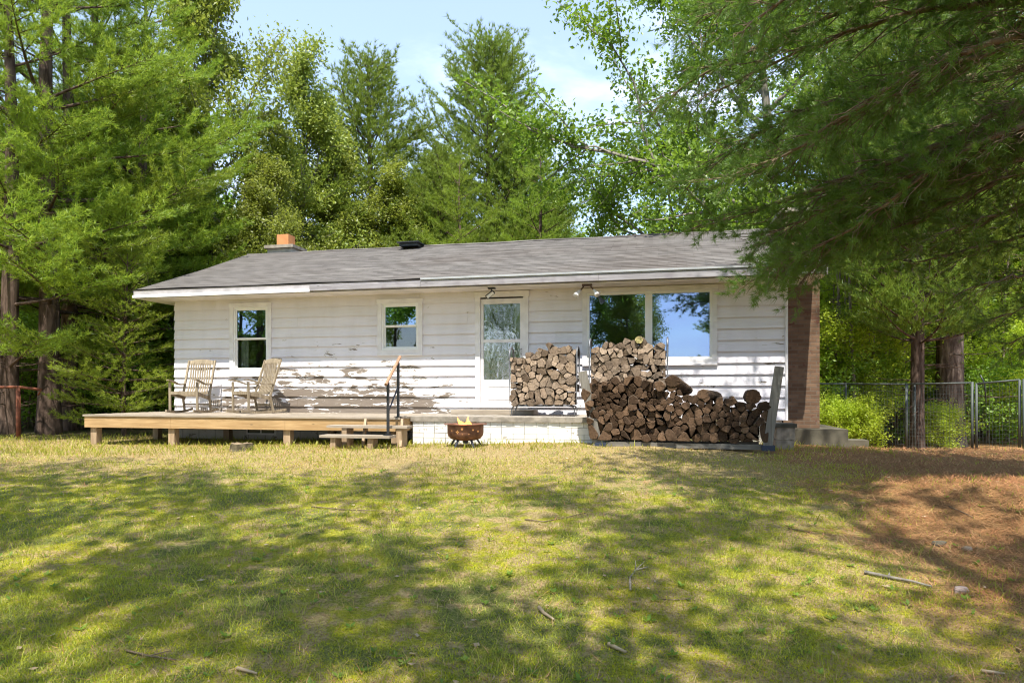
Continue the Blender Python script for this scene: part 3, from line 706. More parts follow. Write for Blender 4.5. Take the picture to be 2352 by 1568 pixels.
# ---------------------------------------------------------------- log racks
def rack(x0, x1, lab, yc=-.82, zt=1.80):
    r = thing('log_rack', lab, 'log rack', (x0, yc, .577), 'metal firewood racks on the porch')
    y0, y1 = yc - .17, yc + .17; m = M['rack_metal']
    for x in (x0, x1):
        Q = [(x, y0, .58), (x, y0, zt - .16)] + [(x, yc - .17 * cos(a), zt - .16 + .16 * sin(a)) for a in np.linspace(.2, pi - .2, 9)] + [(x, y1, zt - .16), (x, y1, .58)]
        b = MB(); b.tube(Q, .017, 8); b.build('end_hoop', m, r, True)
    for y in (y0, y1):
        b = MB(); b.tube([(x0 + .04, y, .58), (x0 + .04, y, .70), (x0 + .07, y, .745), (x0 + .13, y, .755), (x1 - .13, y, .755), (x1 - .07, y, .745), (x1 - .04, y, .70), (x1 - .04, y, .58)], .014, 8); b.build('base_rail', m, r, True)
    return r
rack(7.66, 8.86, 'grey metal firewood rack in front of the door side, fully filled')
rack(9.08, 10.40, 'metal firewood rack in front of the picture window, behind the ground stack', zt=1.93)
# ---------------------------------------------------------------- firewood
def clip_poly(P, a, nrm):
    out = []; n = len(P)
    for i in range(n):
        p, q = P[i], P[(i + 1) % n]; dp, dq = np.dot(p - a, nrm), np.dot(q - a, nrm)
        if dp <= 0: out.append(p)
        if dp * dq < 0: out.append(p + (q - p) * dp / (dp - dq))
    return out
def cells(x0, x1, z0, z1, n, rg, iters=2):
    pts = np.stack([rg.uniform(x0, x1, n), rg.uniform(z0, z1, n)], 1); res = []
    for it in range(iters + 1):
        res = []
        for i, p in enumerate(pts):
            P = [np.array(q) for q in ((x0, z0), (x1, z0), (x1, z1), (x0, z1))]
            d = np.linalg.norm(pts - p, axis=1)
            for j in np.argsort(d)[1:16]:
                P = clip_poly(P, (p + pts[j]) / 2, pts[j] - p)
                if len(P) < 3: break
            res.append(np.array(P))
        if it < iters: pts = np.array([.75 * c.mean(0) + .25 * p if len(c) >= 3 else p for c, p in zip(res, pts)])
    return [c for c in res if len(c) >= 3]
def log_mesh(b, P, yf, L, rg, yaw, pit, round_=.3):
    c = P.mean(0); Q = []; n = len(P)
    tgt = int(rg.choice([3, 4, 4, 5, 5])); P = P.copy(); A0 = abs(np.sum(P[:, 0] * np.roll(P[:, 1], -1) - P[:, 1] * np.roll(P[:, 0], -1)))
    if len(P) < 9:
        while len(P) > tgt:
            e1, e2 = P - np.roll(P, 1, 0), np.roll(P, -1, 0) - P; ar = np.abs(e1[:, 0] * e2[:, 1] - e1[:, 1] * e2[:, 0]); P = np.delete(P, int(np.argmin(ar)), 0)
        A1 = abs(np.sum(P[:, 0] * np.roll(P[:, 1], -1) - P[:, 1] * np.roll(P[:, 0], -1))); c = P.mean(0); P = c + (P - c) * min(1.12, sqrt(A0 / max(A1, 1e-6)))
    keep = [P[0]]
    for q in P[1:]:
        if np.linalg.norm(q - keep[-1]) > .018: keep.append(q)
    P = np.array(keep); n = len(P)
    if n < 3: return False
    arc = rg.integers(n)
    for i in range(n):
        p, q = P[i], P[(i + 1) % n]; e = q - p; l = np.linalg.norm(e); nn = np.array((e[1], -e[0])) / (l + 1e-9)
        if np.dot((p + q) / 2 - c, nn) < 0: nn = -nn
        k = .20 if i == arc else rg.uniform(-.04, .04)
        Q.append(p + e * .1); Q.append(p + e * .36 + nn * l * k * .8); Q.append(p + e * .64 + nn * l * k * .8); Q.append(p + e * .9)
    Q = np.array(Q) + rg.normal(0, .0022, (len(Q), 2)); sh = rg.uniform(.89, .985); Q = c + (Q - c) * sh
    tilt = rg.normal(0, .12, 2); rings = []
    for (y, s) in ((0, .93), (.006, 1.0), (.5 * L, rg.uniform(.95, 1.02)), (L - .006, rg.uniform(.9, 1.)), (L, .9)):
        R_ = c + (Q - c) * s
        yy = yf + y + (R_[:, 0] - c[0]) * tilt[0] + (R_[:, 1] - c[1]) * tilt[1]
        xx = R_[:, 0] + yaw * y; zz = R_[:, 1] + pit * y
        if y == 0: yy = yy + rg.normal(0, .0025, len(yy))
        rings.append(np.stack([xx, yy, zz], 1))
    m = len(Q); V = np.concatenate(rings + [[(c[0], yf + rg.uniform(-.006, .004), c[1])], [(c[0] + yaw * L, yf + L, c[1] + pit * L)]])
    F = []
    for r in range(4):
        for i in range(m): F.append((r * m + i, r * m + (i + 1) % m, (r + 1) * m + (i + 1) % m, (r + 1) * m + i))
    b.add(V, F, 1)
    b.f.append((np.array([(i + 0, 5 * m, (i + 1) % m) for i in range(m)], np.int64) + b.n - len(V), 0))
    b.f.append((np.array([(4 * m + i, 4 * m + (i + 1) % m, 5 * m + 1) for i in range(m)], np.int64) + b.n - len(V), 0))
    return c
LOGN = [0]
def put_log(P, yf, L, rg, mats, lab, grp, yaw=0., pit=0., rest=None):
    b = MB() if rest is None else rest
    c = log_mesh(b, P, yf, L, rg, yaw, pit)
    if c is False or rest is not None: return None
    LOGN[0] += 1
    o = b.build('split_log', mats, org=(float(c[0]), yf + L / 2, float(c[1])), rot='house')
    tag(o, lab, 'log', grp); return o
rg = np.random.default_rng(11)
G = [M['log_grey'], M['log_side']]; B = [M['log_brown'], M['log_bark']]
# left rack
def topA(x): return np.interp(x, [7.66, 7.9, 8.05, 8.2, 8.36, 8.45, 8.6, 8.75, 8.85], [1.62, 1.64, 1.69, 1.74, 1.84, 1.84, 1.84, 1.80, 1.70])
zones = lambda z, z0, z1: 'bottom' if z < z0 + (z1 - z0) * .34 else ('middle' if z < z0 + (z1 - z0) * .67 else 'top')
for P in cells(7.685, 8.835, .775, 1.97, 112, rg, 1):
    c = P.mean(0)
    if c[1] > topA(c[0]): continue
    z_ = zones(c[1], .77, 1.7)
    put_log(P, -1.02 + rg.normal(0, .012), rg.uniform(.36, .41), rg, G, f'pale grey split log in the {z_} third of the filled left rack', f'split logs, {z_} of the left rack', rg.normal(0, .03), 0)
# right rack: what shows above the ground stack are logs of their own
def topB(x): return np.interp(x, [9.08, 9.2, 9.6, 9.75, 9.9, 10.1, 10.3, 10.4], [1.80, 1.82, 1.80, 1.90, 1.90, 1.86, 1.80, 1.78])
rest = MB()
for P in cells(9.11, 10.37, .775, 2.0, 122, rg, 1):
    c = P.mean(0)
    if c[1] > topB(c[0]): continue
    if c[1] < 1.14: put_log(P, -1.02, .38, rg, None, '', '', rest=rest); continue
    z_ = 'top' if c[1] > 1.6 else ('middle' if c[1] > 1.36 else 'lowest visible')
    put_log(P, -1.02 + rg.normal(0, .012), rg.uniform(.36, .41), rg, G, f'greyish split log in the {z_} part of the right rack before the window', f'split logs, {z_} part of the right rack', rg.normal(0, .03), 0)
th = np.linspace(0, 2 * pi, 11)[:-1]; o = put_log(np.stack([9.93 + .075 * np.cos(th), 1.885 + .07 * np.sin(th)], 1), -1.05, .38, rg, [M['log_mossy'], M['log_side']], 'round yellowish mossy log on top of the right rack', None)
for P in cells(7.72, 8.80, .79, 1.64, 34, rg, 1) + cells(9.15, 10.33, 1.1, 1.80, 30, rg, 1): put_log(P, -.60, .12, rg, None, '', '', rest=rest)  # thin dark log backing added behind both racks to darken the gaps
# the long ground stack
def topC(x): return np.interp(x, [9.18, 9.3, 9.5, 9.9, 10.2, 10.32, 10.36, 10.5, 10.62, 10.75, 10.9, 11.0, 11.2, 11.3, 11.45, 11.85], [1.10, 1.18, 1.22, 1.23, 1.22, 1.20, 1.22, 1.18, 1.0, .93, .97, .90, .93, .96, .84, .84])
C3 = cells(9.20, 11.86, .245, 1.40, 262, rg, 1); C3 = [P for P in C3 if P.mean(0)[1] < topC(P.mean(0)[0]) - .02]
order = np.argsort([-abs(np.sum(P[:, 0] * np.roll(P[:, 1], -1) - P[:, 1] * np.roll(P[:, 0], -1))) for P in C3])
for k in order:
    P = C3[k]; c = P.mean(0)
    lim = 300 - 4
    if rg.random() < .03: 
        P = c + (P - c) * .7
    hz = 'left' if c[0] < 10.1 else ('middle' if c[0] < 11.0 else 'right'); vz = 'lower' if c[1] < .55 else ('mid-height' if c[1] < .85 else 'upper')
    xs = P[:, 0] + (P[:, 1] - .2) * 0.09 * np.interp(c[0], [9.2, 11.86], [-1.6, 1.2])
    P = np.stack([xs, P[:, 1]], 1)
    mt = B if rg.random() < .8 else [M['log_brown'], M['log_side']]
    if LOGN[0] >= lim: put_log(P, -1.96, .40, rg, None, '', '', rest=rest); continue
    put_log(P, -1.97 + rg.normal(0, .028), rg.uniform(.34, .44), rg, mt, f'dark brown split log in the {vz} {hz} of the long ground stack', f'split logs, {vz} {hz} of the ground stack', rg.normal(0, .10), rg.normal(0, .03))
def round_log(x, z, r, lab, yf=-1.98, el=1., mats=B, yaw=0, pit=0):
    q = np.stack([x + r * np.cos(th) * (1 + rg.normal(0, .05, 10)), z + el * r * np.sin(th) * (1 + rg.normal(0, .05, 10))], 1)
    return put_log(q, yf, .40, rg, mats, lab, None, yaw, pit)
round_log(11.66, .925, .125, 'large round dark log standing out on the top right of the ground stack')
round_log(10.47, 1.17, .13, 'big upturned hollow log on the crest of the ground stack', el=.75, yaw=.5, pit=-.35)
round_log(10.92, .965, .10, 'thick cut log lying askew on the low crest of the ground stack', el=.8, yaw=.6, pit=-.1)
for P in cells(9.30, 11.80, .245, 1.2, 60, rg, 1):  # extra back row, added so openings in the ground stack look dark
    if P.mean(0)[1] < topC(P.mean(0)[0]) - .16: put_log(P, -1.62 + rg.uniform(0, .05), .36, rg, None, '', '', rest=rest)
o = rest.build('firewood', [M['log_brown'], M['log_bark']], org=(10, -1, .8), rot='house'); tag(o, 'remaining firewood inside the stacks, with dark backing logs added behind their gaps', 'firewood', kind='stuff')
for g_, lb in (('split logs, top of the left rack', 'highest pale split log crowning the peak of the left rack'), ('split logs, top part of the right rack', 'highest greyish split log on the crest of the right rack')):
    m_ = max([o for o in bpy.data.objects if o.get('group') == g_], key=lambda o: o.location.z); m_['label'] = lb; del m_['group']
# base timbers and leaning boards
b = MB(); b.box(9.45, 10.5, -1.95, -1.91, .13, .215); b.box(9.45, 10.5, -1.66, -1.62, .13, .235); o = b.build('base_timber', M['greywood_x'], org=(10, -1.9, .15), rot='house'); tag(o, 'grey timber on the ground under the left half of the log stack', 'timber')
b = MB(); b.box(10.503, 11.78, -1.955, -1.91, .13, .208); b.box(10.503, 11.78, -1.66, -1.62, .13, .228); o = b.build('base_timber', M['greywood_x'], org=(11, -1.9, .15), rot='house'); tag(o, 'grey timber on the ground under the right half of the log stack', 'timber')
def plank(p, q, w, t, lab):
    b = MB(); b.beam(p, q, w, t, up=(0, 1, 0)); o = b.build('plank', M['greywood'], org=tuple(p), rot='house'); tag(o, lab, 'plank')
plank((9.32, -1.93, .14), (9.07, -1.93, 1.33), .14, .04, 'pale weathered plank leaning outward at the left end of the log stack')
plank((11.86, -1.98, .17), (12.03, -1.98, 1.38), .13, .045, 'grey upright plank bracing the right end of the log stack')
b = MB(); b.box(11.78, 11.96, -2.05, -1.9, .12, .20); o = b.build('plank_shoe', plain('dark_blue_block', (.03, .04, .07), .6), org=(11.86, -2, .12), rot='house'); tag(o, 'small dark block at the foot of the right bracing plank', 'block')
b = MB(); b.box(9.28, 9.46, -2.03, -1.9, .12, .20); o = b.build('plank_shoe', bpy.data.materials['dark_blue_block'], org=(9.36, -2, .12), rot='house'); tag(o, 'small dark block at the foot of the left leaning plank', 'block')
# ---------------------------------------------------------------- tree generators
def nrm(v): return v / (np.linalg.norm(v, axis=-1, keepdims=True) + 1e-9)
def tufts(b, P, D, L, w, K, spread, rg, up=.0):
    P = np.asarray(P); D = nrm(np.asarray(D)); n = len(P)
    if n == 0: return
    d = D[:, None] + rg.normal(0, spread, (n, K, 3)); d[..., 2] += up; d = nrm(d)
    ln = L * rg.uniform(.7, 1.15, (n, K, 1)); s = nrm(np.cross(d, rg.normal(0, 1, (n, K, 3)))) * w / 2
    p = P[:, None] + rg.normal(0, L * .08, (n, K, 3))
    V = np.stack([p + s, p - s, p + d * ln + s * .35, ], 2).reshape(-1, 3)
    F = np.arange(n * K * 3).reshape(-1, 3); b.add(V, F)
def leaves(b, P, size, rg, per=1, rad=.12, droop=.2, asp=.55, nz=.9):
    P = np.repeat(np.asarray(P), per, 0); n = len(P); P = P + rg.normal(0, rad, (n, 3))
    nn = rg.normal(0, 1, (n, 3)); nn[:, 2] = np.abs(nn[:, 2]) * nz + .35; nn = nrm(nn)
    d = nrm(np.cross(nn, rg.normal(0, 1, (n, 3)))); d[:, 2] -= droop; d = nrm(d); s = nrm(np.cross(nn, d)); sz = size * rg.uniform(.6, 1.25, (n, 1))
    a = P; c = P + d * sz; m = P + d * sz * .5; k = nn * sz * .08
    V = np.stack([a, m + s * sz * asp / 2 + k, c, m - s * sz * asp / 2 + k], 1).reshape(-1, 3)
    b.add(V, np.arange(n * 4).reshape(-1, 4))
def pine_parts(seed, Ht, r0, base, Rr, e0, e1, step, nb, bl_sp, tsp, tl, tw, K, spread=.42, up=.35, shape=.7, bare=.28, lean=(0, 0), dead=True, kink=.5, seg=5):
    rg = np.random.default_rng(seed); wd = MB(); cw = MB()
    zs = np.linspace(-.4, Ht, 26); px = lean[0] * zs + .12 * np.sin(zs * .5 + seed) * (zs / Ht); py = lean[1] * zs + .10 * np.cos(zs * .37 + seed) * (zs / Ht)
    rr = r0 * (1 - np.clip(zs, 0, Ht) / Ht) ** .8 + .012; rr[0] *= 1.35; rr[1] *= 1.12
    wd.tube(np.stack([px, py, zs], 1), rr, 12)
    tr = lambda z: np.array((np.interp(z, zs, px), np.interp(z, zs, py), z))
    TP, TD = [], []
    z = base
    while z < Ht - .25:
        t = (z - base) / (Ht - base); a0 = rg.uniform(0, 6.28); k = nb if t < .9 else max(3, nb - 1)
        sec = rg.uniform(.75, 1.1)
        for i in range(k):
            a = a0 + 2 * pi * i / k + rg.normal(0, .22); zz = z + rg.uniform(-.15, .15) * step
            L = Rr * ((1 - t) ** shape) * (.55 + .45 * min(1, t * 6 + .35)) * rg.uniform(.55, 1.12) * sec + .25
            el = e0 + (e1 - e0) * t ** 1.3 + rg.normal(0, .10)
            s = np.linspace(0, 1, 9); hd = np.array((cos(a), sin(a), 0)); sd_ = np.array((-sin(a), cos(a), 0))
            wob = rg.normal(0, .05) * L; B = tr(zz)[None] + hd * (s * cos(el) * L)[:, None] + sd_ * (np.sin(s * 3) * wob)[:, None]
            B[:, 2] += s * sin(el) * L + kink * .16 * L * s ** 2.2 - .05 * L * s * (1 - t)
            wd.tube(B, np.interp(s, [0, 1], [.011 * L + .012, .004]), seg, cap=False)
            bi = lambda q: np.array([np.interp(q, s, B[:, c]) for c in range(3)])
            q = bare + rg.uniform(-.05, .08); side = 1
            while q < 1.0:
                l = (.30 + .42 * (1 - q)) * L * rg.uniform(.6, 1.1); l = min(l, 1.6); l = max(l, .18)
                ang = rg.uniform(.65, 1.05) * side; d = nrm(hd * cos(ang) + sd_ * sin(ang) + np.array((0, 0, rg.uniform(-.05, .3) + .5 * sin(el))))
                p0 = bi(q); m = max(2, int(l / tsp)); u = (np.arange(m) + rg.uniform(.3, 1)) / m; u = u[u > .12]
                curl = np.array((0, 0, .18)) * l
                Q = p0 + d * (u * l)[:, None] + curl * (u ** 2)[:, None]
                if rg.random() < .9:
                    wd.tube(np.stack([p0, p0 + d * l * .5 + curl * .25, p0 + d * l + curl]), [.008 + .003 * l, .005, .002], 3, cap=False)
                for jit in (0, 1):
                    off = rg.normal(0, tl * .55, Q.shape); off[:, 2] *= .45
                    TP.append(Q + off * jit); TD.append(np.tile(d * .8 + np.array((0, 0, up)), (len(Q), 1)) + rg.normal(0, .3, Q.shape))
                q += bl_sp / L * rg.uniform(.7, 1.3); side = -side
            qq = np.linspace(max(.5, bare), 1, max(2, int(L * .5 / tsp))); TP.append(np.array([bi(v) for v in qq])); TD.append(np.tile(hd * .8 + np.array((0, 0, .3 + sin(el))), (len(qq), 1)))
        z += step * rg.uniform(.75, 1.25) * (1 - .35 * t)
    if dead:
        for i in range(int(base * 6) + 8):
            a = rg.uniform(0, 6.28); zz = rg.uniform(.6, base + 1.5); L = rg.uniform(.4, 2.0); p = tr(zz); d = np.array((cos(a), sin(a), rg.uniform(-.25, .15)))
            wd.tube(np.stack([p, p + d * L * .5 + rg.normal(0, .05, 3), p + d * L + rg.normal(0, .12, 3)]), [.016, .009, .003], 4, cap=False)
            for k in range(3):
                q = p + d * L * rg.uniform(.4, .95); wd.tube(np.stack([q, q + rg.normal(0, .22, 3)]), [.005, .002], 3, cap=False)
    TP = np.concatenate(TP); TD = np.concatenate(TD); top = np.tile(tr(Ht - .1), (8, 1)) + rg.normal(0, .06, (8, 3)); 
    tufts(cw, np.concatenate([TP, top]), np.concatenate([TD, np.tile((0, 0, 1.), (8, 1))]), tl, tw, K, spread, rg)
    return wd, cw
def broad_parts(seed, Ht, r0, fork, Rr, nlimb, depth, per, lsize, rad, up=.6, ntw=5, multi=1, asp=.55, zlow=.25, leafsp=.33):
    rg = np.random.default_rng(seed); wd = MB(); cw = MB(); AN = []
    def grow(p, d, L, r, lev):
        n = 6; P = [p]; dd = d.copy()
        for i in range(n):
            dd = nrm(dd + rg.normal(0, .13, 3) + np.array((0, 0, .05 if lev < 2 else -.02))); P.append(P[-1] + dd * L / n)
        P = np.array(P); wd.tube(P, np.linspace(r, r * .45, n + 1), 7 if lev == 0 else (5 if lev == 1 else 3), cap=False)
        if lev >= depth:
            m = max(3, int(L / leafsp * 2)); q = np.linspace(.1, 1, m); AN.append(np.stack([np.interp(q * n, np.arange(n + 1), P[:, c]) for c in range(3)], 1)); return
        k = ntw if lev > 0 else ntw + 1
        for i in range(k):
            q = rg.uniform(.30, 1.0) if i < k - 1 else 1.; j = q * n; p1 = np.array([np.interp(j, np.arange(n + 1), P[:, c]) for c in range(3)])
            ax = nrm(rg.normal(0, 1, 3)); nd = nrm(dd * (.75 if i < k - 1 else 1.3) + ax * rg.uniform(.5, .95) * (1 if i < k - 1 else .3) + np.array((0, 0, .12)))
            grow(p1, nd, L * rg.uniform(.48, .72), r * .48 * (1.2 if i == k - 1 else 1), lev + 1)
    for t in range(multi):
        ln = rg.normal(0, .06, 2) * (1 if multi > 1 else .4)
        zs = np.linspace(-.4, Ht * .85, 14); X = ln[0] * zs + .1 * np.sin(zs * .6 + seed + t) + (rg.normal(0, .25) if t else 0); Y = ln[1] * zs + .1 * np.cos(zs * .5 + t) + (rg.normal(0, .25) if t else 0)
        rr = r0 * (1 - np.clip(zs, 0, 99) / (Ht * .9)) ** .7 + .01; rr[0] *= 1.4
        wd.tube(np.stack([X, Y, zs], 1), rr, 10)
        for i in range(nlimb):
            f = (i + .5) / nlimb; z = fork + (Ht * .85 - fork) * f; a = i * 2.4 + rg.normal(0, .3); prof = sin(pi * min(1, .22 + .78 * f)) ** .6 if f < .8 else .55
            el = up * (.35 + f * 1.1) + rg.normal(0, .12)
            p = np.array((np.interp(z, zs, X), np.interp(z, zs, Y), z)); d = np.array((cos(a) * cos(el), sin(a) * cos(el), sin(el)))
            grow(p, d, Rr * (.55 * prof + .12) * rg.uniform(.8, 1.15), r0 * .42 * (1 - f * .5), 1)
    A = np.concatenate(AN); leaves(cw, A, lsize, rg, per, rad, asp=asp)
    return wd, cw
def make_tree(name, parts, mw, mc, cast=True):
    o = bpy.data.objects.new(name, None); C.objects.link(o); ORG[o.name] = (0, 0, 0)
    t = parts[0].build('trunk', mw, o, True); c = parts[1].build('crown', mc, o)
    KIDS[o.name] = [t, c]; return o
placed = set()
def put_tree(proto, x, y, rz=0., sc=1., label='', cat='tree', group=None, name=None, z=None, dz=0):
    p = (x, y, (gz(x, y) if z is None else z) - .05 + dz)
    if proto.name not in placed:
        placed.add(proto.name); proto.location = p; proto.rotation_euler.z = rz; proto.scale = (sc,) * 3 if not isinstance(sc, tuple) else sc
        if name: 
            kids = KIDS[proto.name]; proto.name = name; KIDS[proto.name] = kids; placed.add(proto.name)
        return tag(proto, label, cat, group)
    return copy_tree(proto, p, rz, sc, label, cat, group, name)

PA = make_tree('white_pine', pine_parts(1, 15.5, .24, 3.0, 5.0, .10, .9, 1.28, 4, .15, .08, .15, .014, 13, .75, .75, bare=.42), M['bark_pine'], M['pine_n'])
PB = make_tree('white_pine', pine_parts(2, 14.0, .20, 1.8, 4.5, .06, .8, 1.22, 4, .15, .08, .15, .014, 13, .75, .75, bare=.40), M['bark_pine'], M['pine_n'])
PC = make_tree('white_pine', pine_parts(3, 17.0, .24, 3.2, 4.7, .22, 1.12, .66, 6, .22, .12, .20, .022, 10, .42, .9, .52, .2, kink=1.5), M['bark_pine'], M['pine_far'])
PD = make_tree('white_pine', pine_parts(4, 15.0, .20, 3.0, 4.0, .18, 1.05, .66, 6, .22, .12, .20, .022, 10, .42, .9, .56, .2, kink=1.4), M['bark_pine'], M['pine_far'])
BA = make_tree('ash_tree', broad_parts(5, 14.0, .17, 2.5, 3.1, 20, 3, 20, .15, .20, .75), M['bark_oak'], M['leaf_ash'])
BO = make_tree('oak_tree', broad_parts(6, 13.0, .30, 2.6, 6.6, 17, 3, 24, .15, .20, .45), M['bark_oak'], M['leaf_oak'])
BM = make_tree('forest_tree', broad_parts(7, 11.0, .10, 1.4, 4.0, 13, 3, 10, .23, .22, .6), M['bark_oak'], M['leaf_dark'])
SP = make_tree('sapling', broad_parts(8, 7.0, .05, .8, 3.2, 16, 2, 22, .15, .24, .5), M['bark_dead'], M['leaf_lime'])
BU = make_tree('bush', broad_parts(9, 1.5, .02, .15, 1.2, 10, 2, 26, .075, .10, .8, 4, 3), M['twig'], M['leaf_lime'])
BD = make_tree('understorey_bush', broad_parts(10, 2.4, .025, .2, 1.9, 9, 2, 12, .13, .12, .7, 4, 3), M['twig'], M['leaf_dark'])
YP = make_tree('young_pine', pine_parts(12, 5.2, .06, .5, 2.0, .0, .7, .38, 5, .17, .08, .12, .011, 9, dead=False), M['bark_pine'], M['pine_n'])
def X(px, Z): return (px - 1176) / 1568 * Z

# left pines
put_tree(PA, X(112, 16.2), 16.2, .4, 1.0, 'thick-trunked tall white pine nearest the deck on the left', 'pine tree', None)
put_tree(PB, X(158, 17.8), 17.8, 2.1, (1.05, 1.05, 1.12), 'white pine with a slimmer trunk just right of the thick-trunked pine', 'pine tree')
put_tree(PB, X(22, 15.4), 15.4, 4.0, .98, 'reddish-trunked white pine at the left edge behind the rusty pole', 'pine tree')
put_tree(PA, X(225, 20.0), 20.0, 3.3, 1.0, 'white pine between the thick-trunked pine and the left house corner', 'pine tree')
put_tree(PB, X(330, 19.6), 19.6, .9, .97, 'white pine standing just behind the left house corner', 'pine tree')
put_tree(PA, X(-260, 16.5), 16.5, 1.2, .95, 'white pine whose boughs reach in at the far left edge', 'pine tree')
put_tree(YP, X(285, 15.3), 15.3, 1.0, .80, 'young bright green pine with low boughs behind the deck left end', 'pine tree')
# behind the house
put_tree(BA, X(478, 23), 23, 1.0, (.95, .95, 1.2), 'tall broadleaf tree rising right of the left pines', 'tree')
put_tree(BA, X(675, 24.5), 24.5, 3.0, (.86, .86, .96), 'olive-green broadleaf tree with a pale trunk above the small roof chimney', 'tree')
put_tree(PD, X(850, 29), 29, .5, (1.25, 1.25, 1.0), 'blue-green pine with upright tips behind the olive broadleaf tree', 'pine tree')
put_tree(PC, X(1125, 30), 30, 1.3, (1.12, 1.12, .955), 'tallest pine in the centre, spiky top against the sky', 'pine tree')
put_tree(PD, X(985, 32), 32, 2.6, .80, 'shorter pine filling the dip left of the tallest centre pine', 'pine tree')
put_tree(PD, X(1255, 38), 38, 4.4, .83, 'small distant pine top just right of the tallest centre pine', 'pine tree')
put_tree(BA, X(770, 26), 26, 5.0, (.8, .8, .80), 'broadleaf crown between the olive tree and the blue-green pine', 'tree')
put_tree(PB, X(560, 27), 27, 5.6, .9, 'pine half hidden behind the tall broadleaf tree', 'pine tree')
put_tree(PB, X(1060, 22.5), 22.5, 2.2, .62, 'low bright pine over the middle of the roof ridge', 'pine tree')
put_tree(PB, X(1240, 23.5), 23.5, .4, .66, 'low pine over the ridge right of the centre', 'pine tree')
put_tree(BA, X(890, 27), 27, 2.4, (.85, .85, .70), 'mid-height broadleaf crown in front of the blue-green pine', 'tree')
put_tree(PD, X(1010, 27), 27, 1.1, (.85, .85, .70), 'fuller mid-height pine left of the centre pine, over the ridge', 'pine tree')
put_tree(PC, X(1200, 33), 33, 5.1, .80, 'pine crown merging into the right side of the tallest centre pine', 'pine tree')
put_tree(BA, X(640, 22), 22, .2, .62, 'rounded low broadleaf crown just above the small chimney', 'tree')
# oak on the right
put_tree(BO, X(1790, 22.0), 22.0, 2.0, (1.1, 1.1, 1.18), 'big oak behind the right of the roof, limbs reaching left', 'oak tree')
put_tree(BO, X(1980, 27), 27, 4.4, 1.0, 'second oak farther back behind the brick chimney', 'oak tree')
# right of the chimney
put_tree(PC, X(2106, 15.6), 15.6, 2.0, (.62, .62, .8), 'reddish slim trunk standing just behind the fence post', 'pine tree')
bo2 = make_tree('white_pine', pine_parts(21, 16, .33, 5.6, 3.2, .0, .8, .7, 5, .3, .11, .15, .014, 8), M['bark_red'], M['pine_n'])
put_tree(bo2, X(2180, 17.4), 17.4, 1.0, 1.0, 'very thick-trunked pine behind the fence right of the slim trunk', 'pine tree')
put_tree(YP, X(1960, 20), 20, 2.0, 1.1, 'soft young pine bough lit by sun right of the brick chimney', 'pine tree')
put_tree(SP, X(1925, 22), 22, 0., 1.0, 'bright lime sapling just right of the brick chimney', 'sapling')
put_tree(SP, X(2010, 24), 24, 2., 1.05, 'bright lime sapling between the chimney and the slim trunk', 'sapling')
put_tree(SP, X(1900, 19.5), 19.5, 1.0, .8, 'low spreading lime-leaved sapling close behind the chimney side', 'sapling')
put_tree(SP, X(2050, 20.5), 20.5, 3.0, .85, 'lime-leaved sapling in the gap left of the slim reddish trunk', 'sapling')
put_tree(SP, X(2320, 21), 21, 5.0, .9, 'lime-leaved sapling behind the right end of the gate', 'sapling')
put_tree(SP, X(1930, 17.4), 17.4, 2.2, .55, 'small lime-leaved sapling nearest behind the fence post by the chimney', 'sapling')
put_tree(SP, X(2040, 18.3), 18.3, .2, .6, 'small lime-leaved sapling just left of the slim trunk', 'sapling')
put_tree(SP, X(2270, 18.6), 18.6, 3.2, .55, 'small leafy sapling right of the thick pine trunk', 'sapling')
put_tree(SP, X(2250, 24), 24, 4., 1.05, 'bright sapling behind the gate, right of the thick pine trunk', 'sapling')
put_tree(BU, X(1925, 15.6), 15.6, .6, .66, 'bright yellow-green bush behind the fence beside the chimney', 'bush', z=-.32)
put_tree(BU, X(1995, 15.8), 15.8, 2.6, .72, 'smaller bright bush right of the yellow-green bush', 'bush', z=-.42)
put_tree(BU, X(2140, 16.1), 16.1, 4.6, .62, 'low green bush between the slim and the thick trunk', 'bush', z=-.4)

# forest behind, every tree its own object
ORD = 'first second third fourth fifth sixth seventh eighth ninth tenth eleventh twelfth thirteenth fourteenth fifteenth sixteenth'.split()
rf = random.Random(44); k = 0
def sort_spot(side):
    if side == 'left': return rf.uniform(-60, 420), rf.uniform(21, 40)
    return rf.uniform(1880, 2560), rf.uniform(21, 40)
for side, n in (('left', 30), ('right', 26)):
    for i in range(n):
        px, Z = sort_spot(side); pr = rf.choice([BM, BM, BM, PB, SP if side == 'right' else BM, PD])
        put_tree(pr, X(px, Z), Z, rf.uniform(0, 6.28), rf.uniform(.75, 1.05), {'left': 'shaded forest tree in the wood behind the left pines', 'right': 'forest tree in the wood beyond the wire fence'}[side], 'tree', f'trees of the wood on the {side}', name='forest_tree')
for i in range(16):
    put_tree(BM, X(-100 + i * 180, 44 + 3 * (i % 3)), 44 + 3 * (i % 3), i * 1.7, 1.15, 'distant tree closing the wood behind the others', 'tree', 'far row of the wood', name='forest_tree')
for i in range(16):
    px = -80 + i * 32; Z = 18.4 + (i % 4) * 1.4
    put_tree(BD, X(px, Z), Z, i * 1.3, rf.uniform(.7, 1.1), ORD[i] + ' shaded understorey bush from the left along the foot of the left wood', 'bush', 'bushes under the left wood')
for i in range(15):
    px = 1900 + i * 40; Z = 17.8 + (i % 4) * 1.3
    put_tree(BD, X(px, Z), Z, i * 1.3, rf.uniform(.6, .95), ORD[i] + ' leafy understorey bush beyond the wire fence, counted from the chimney', 'bush', 'bushes beyond the fence')
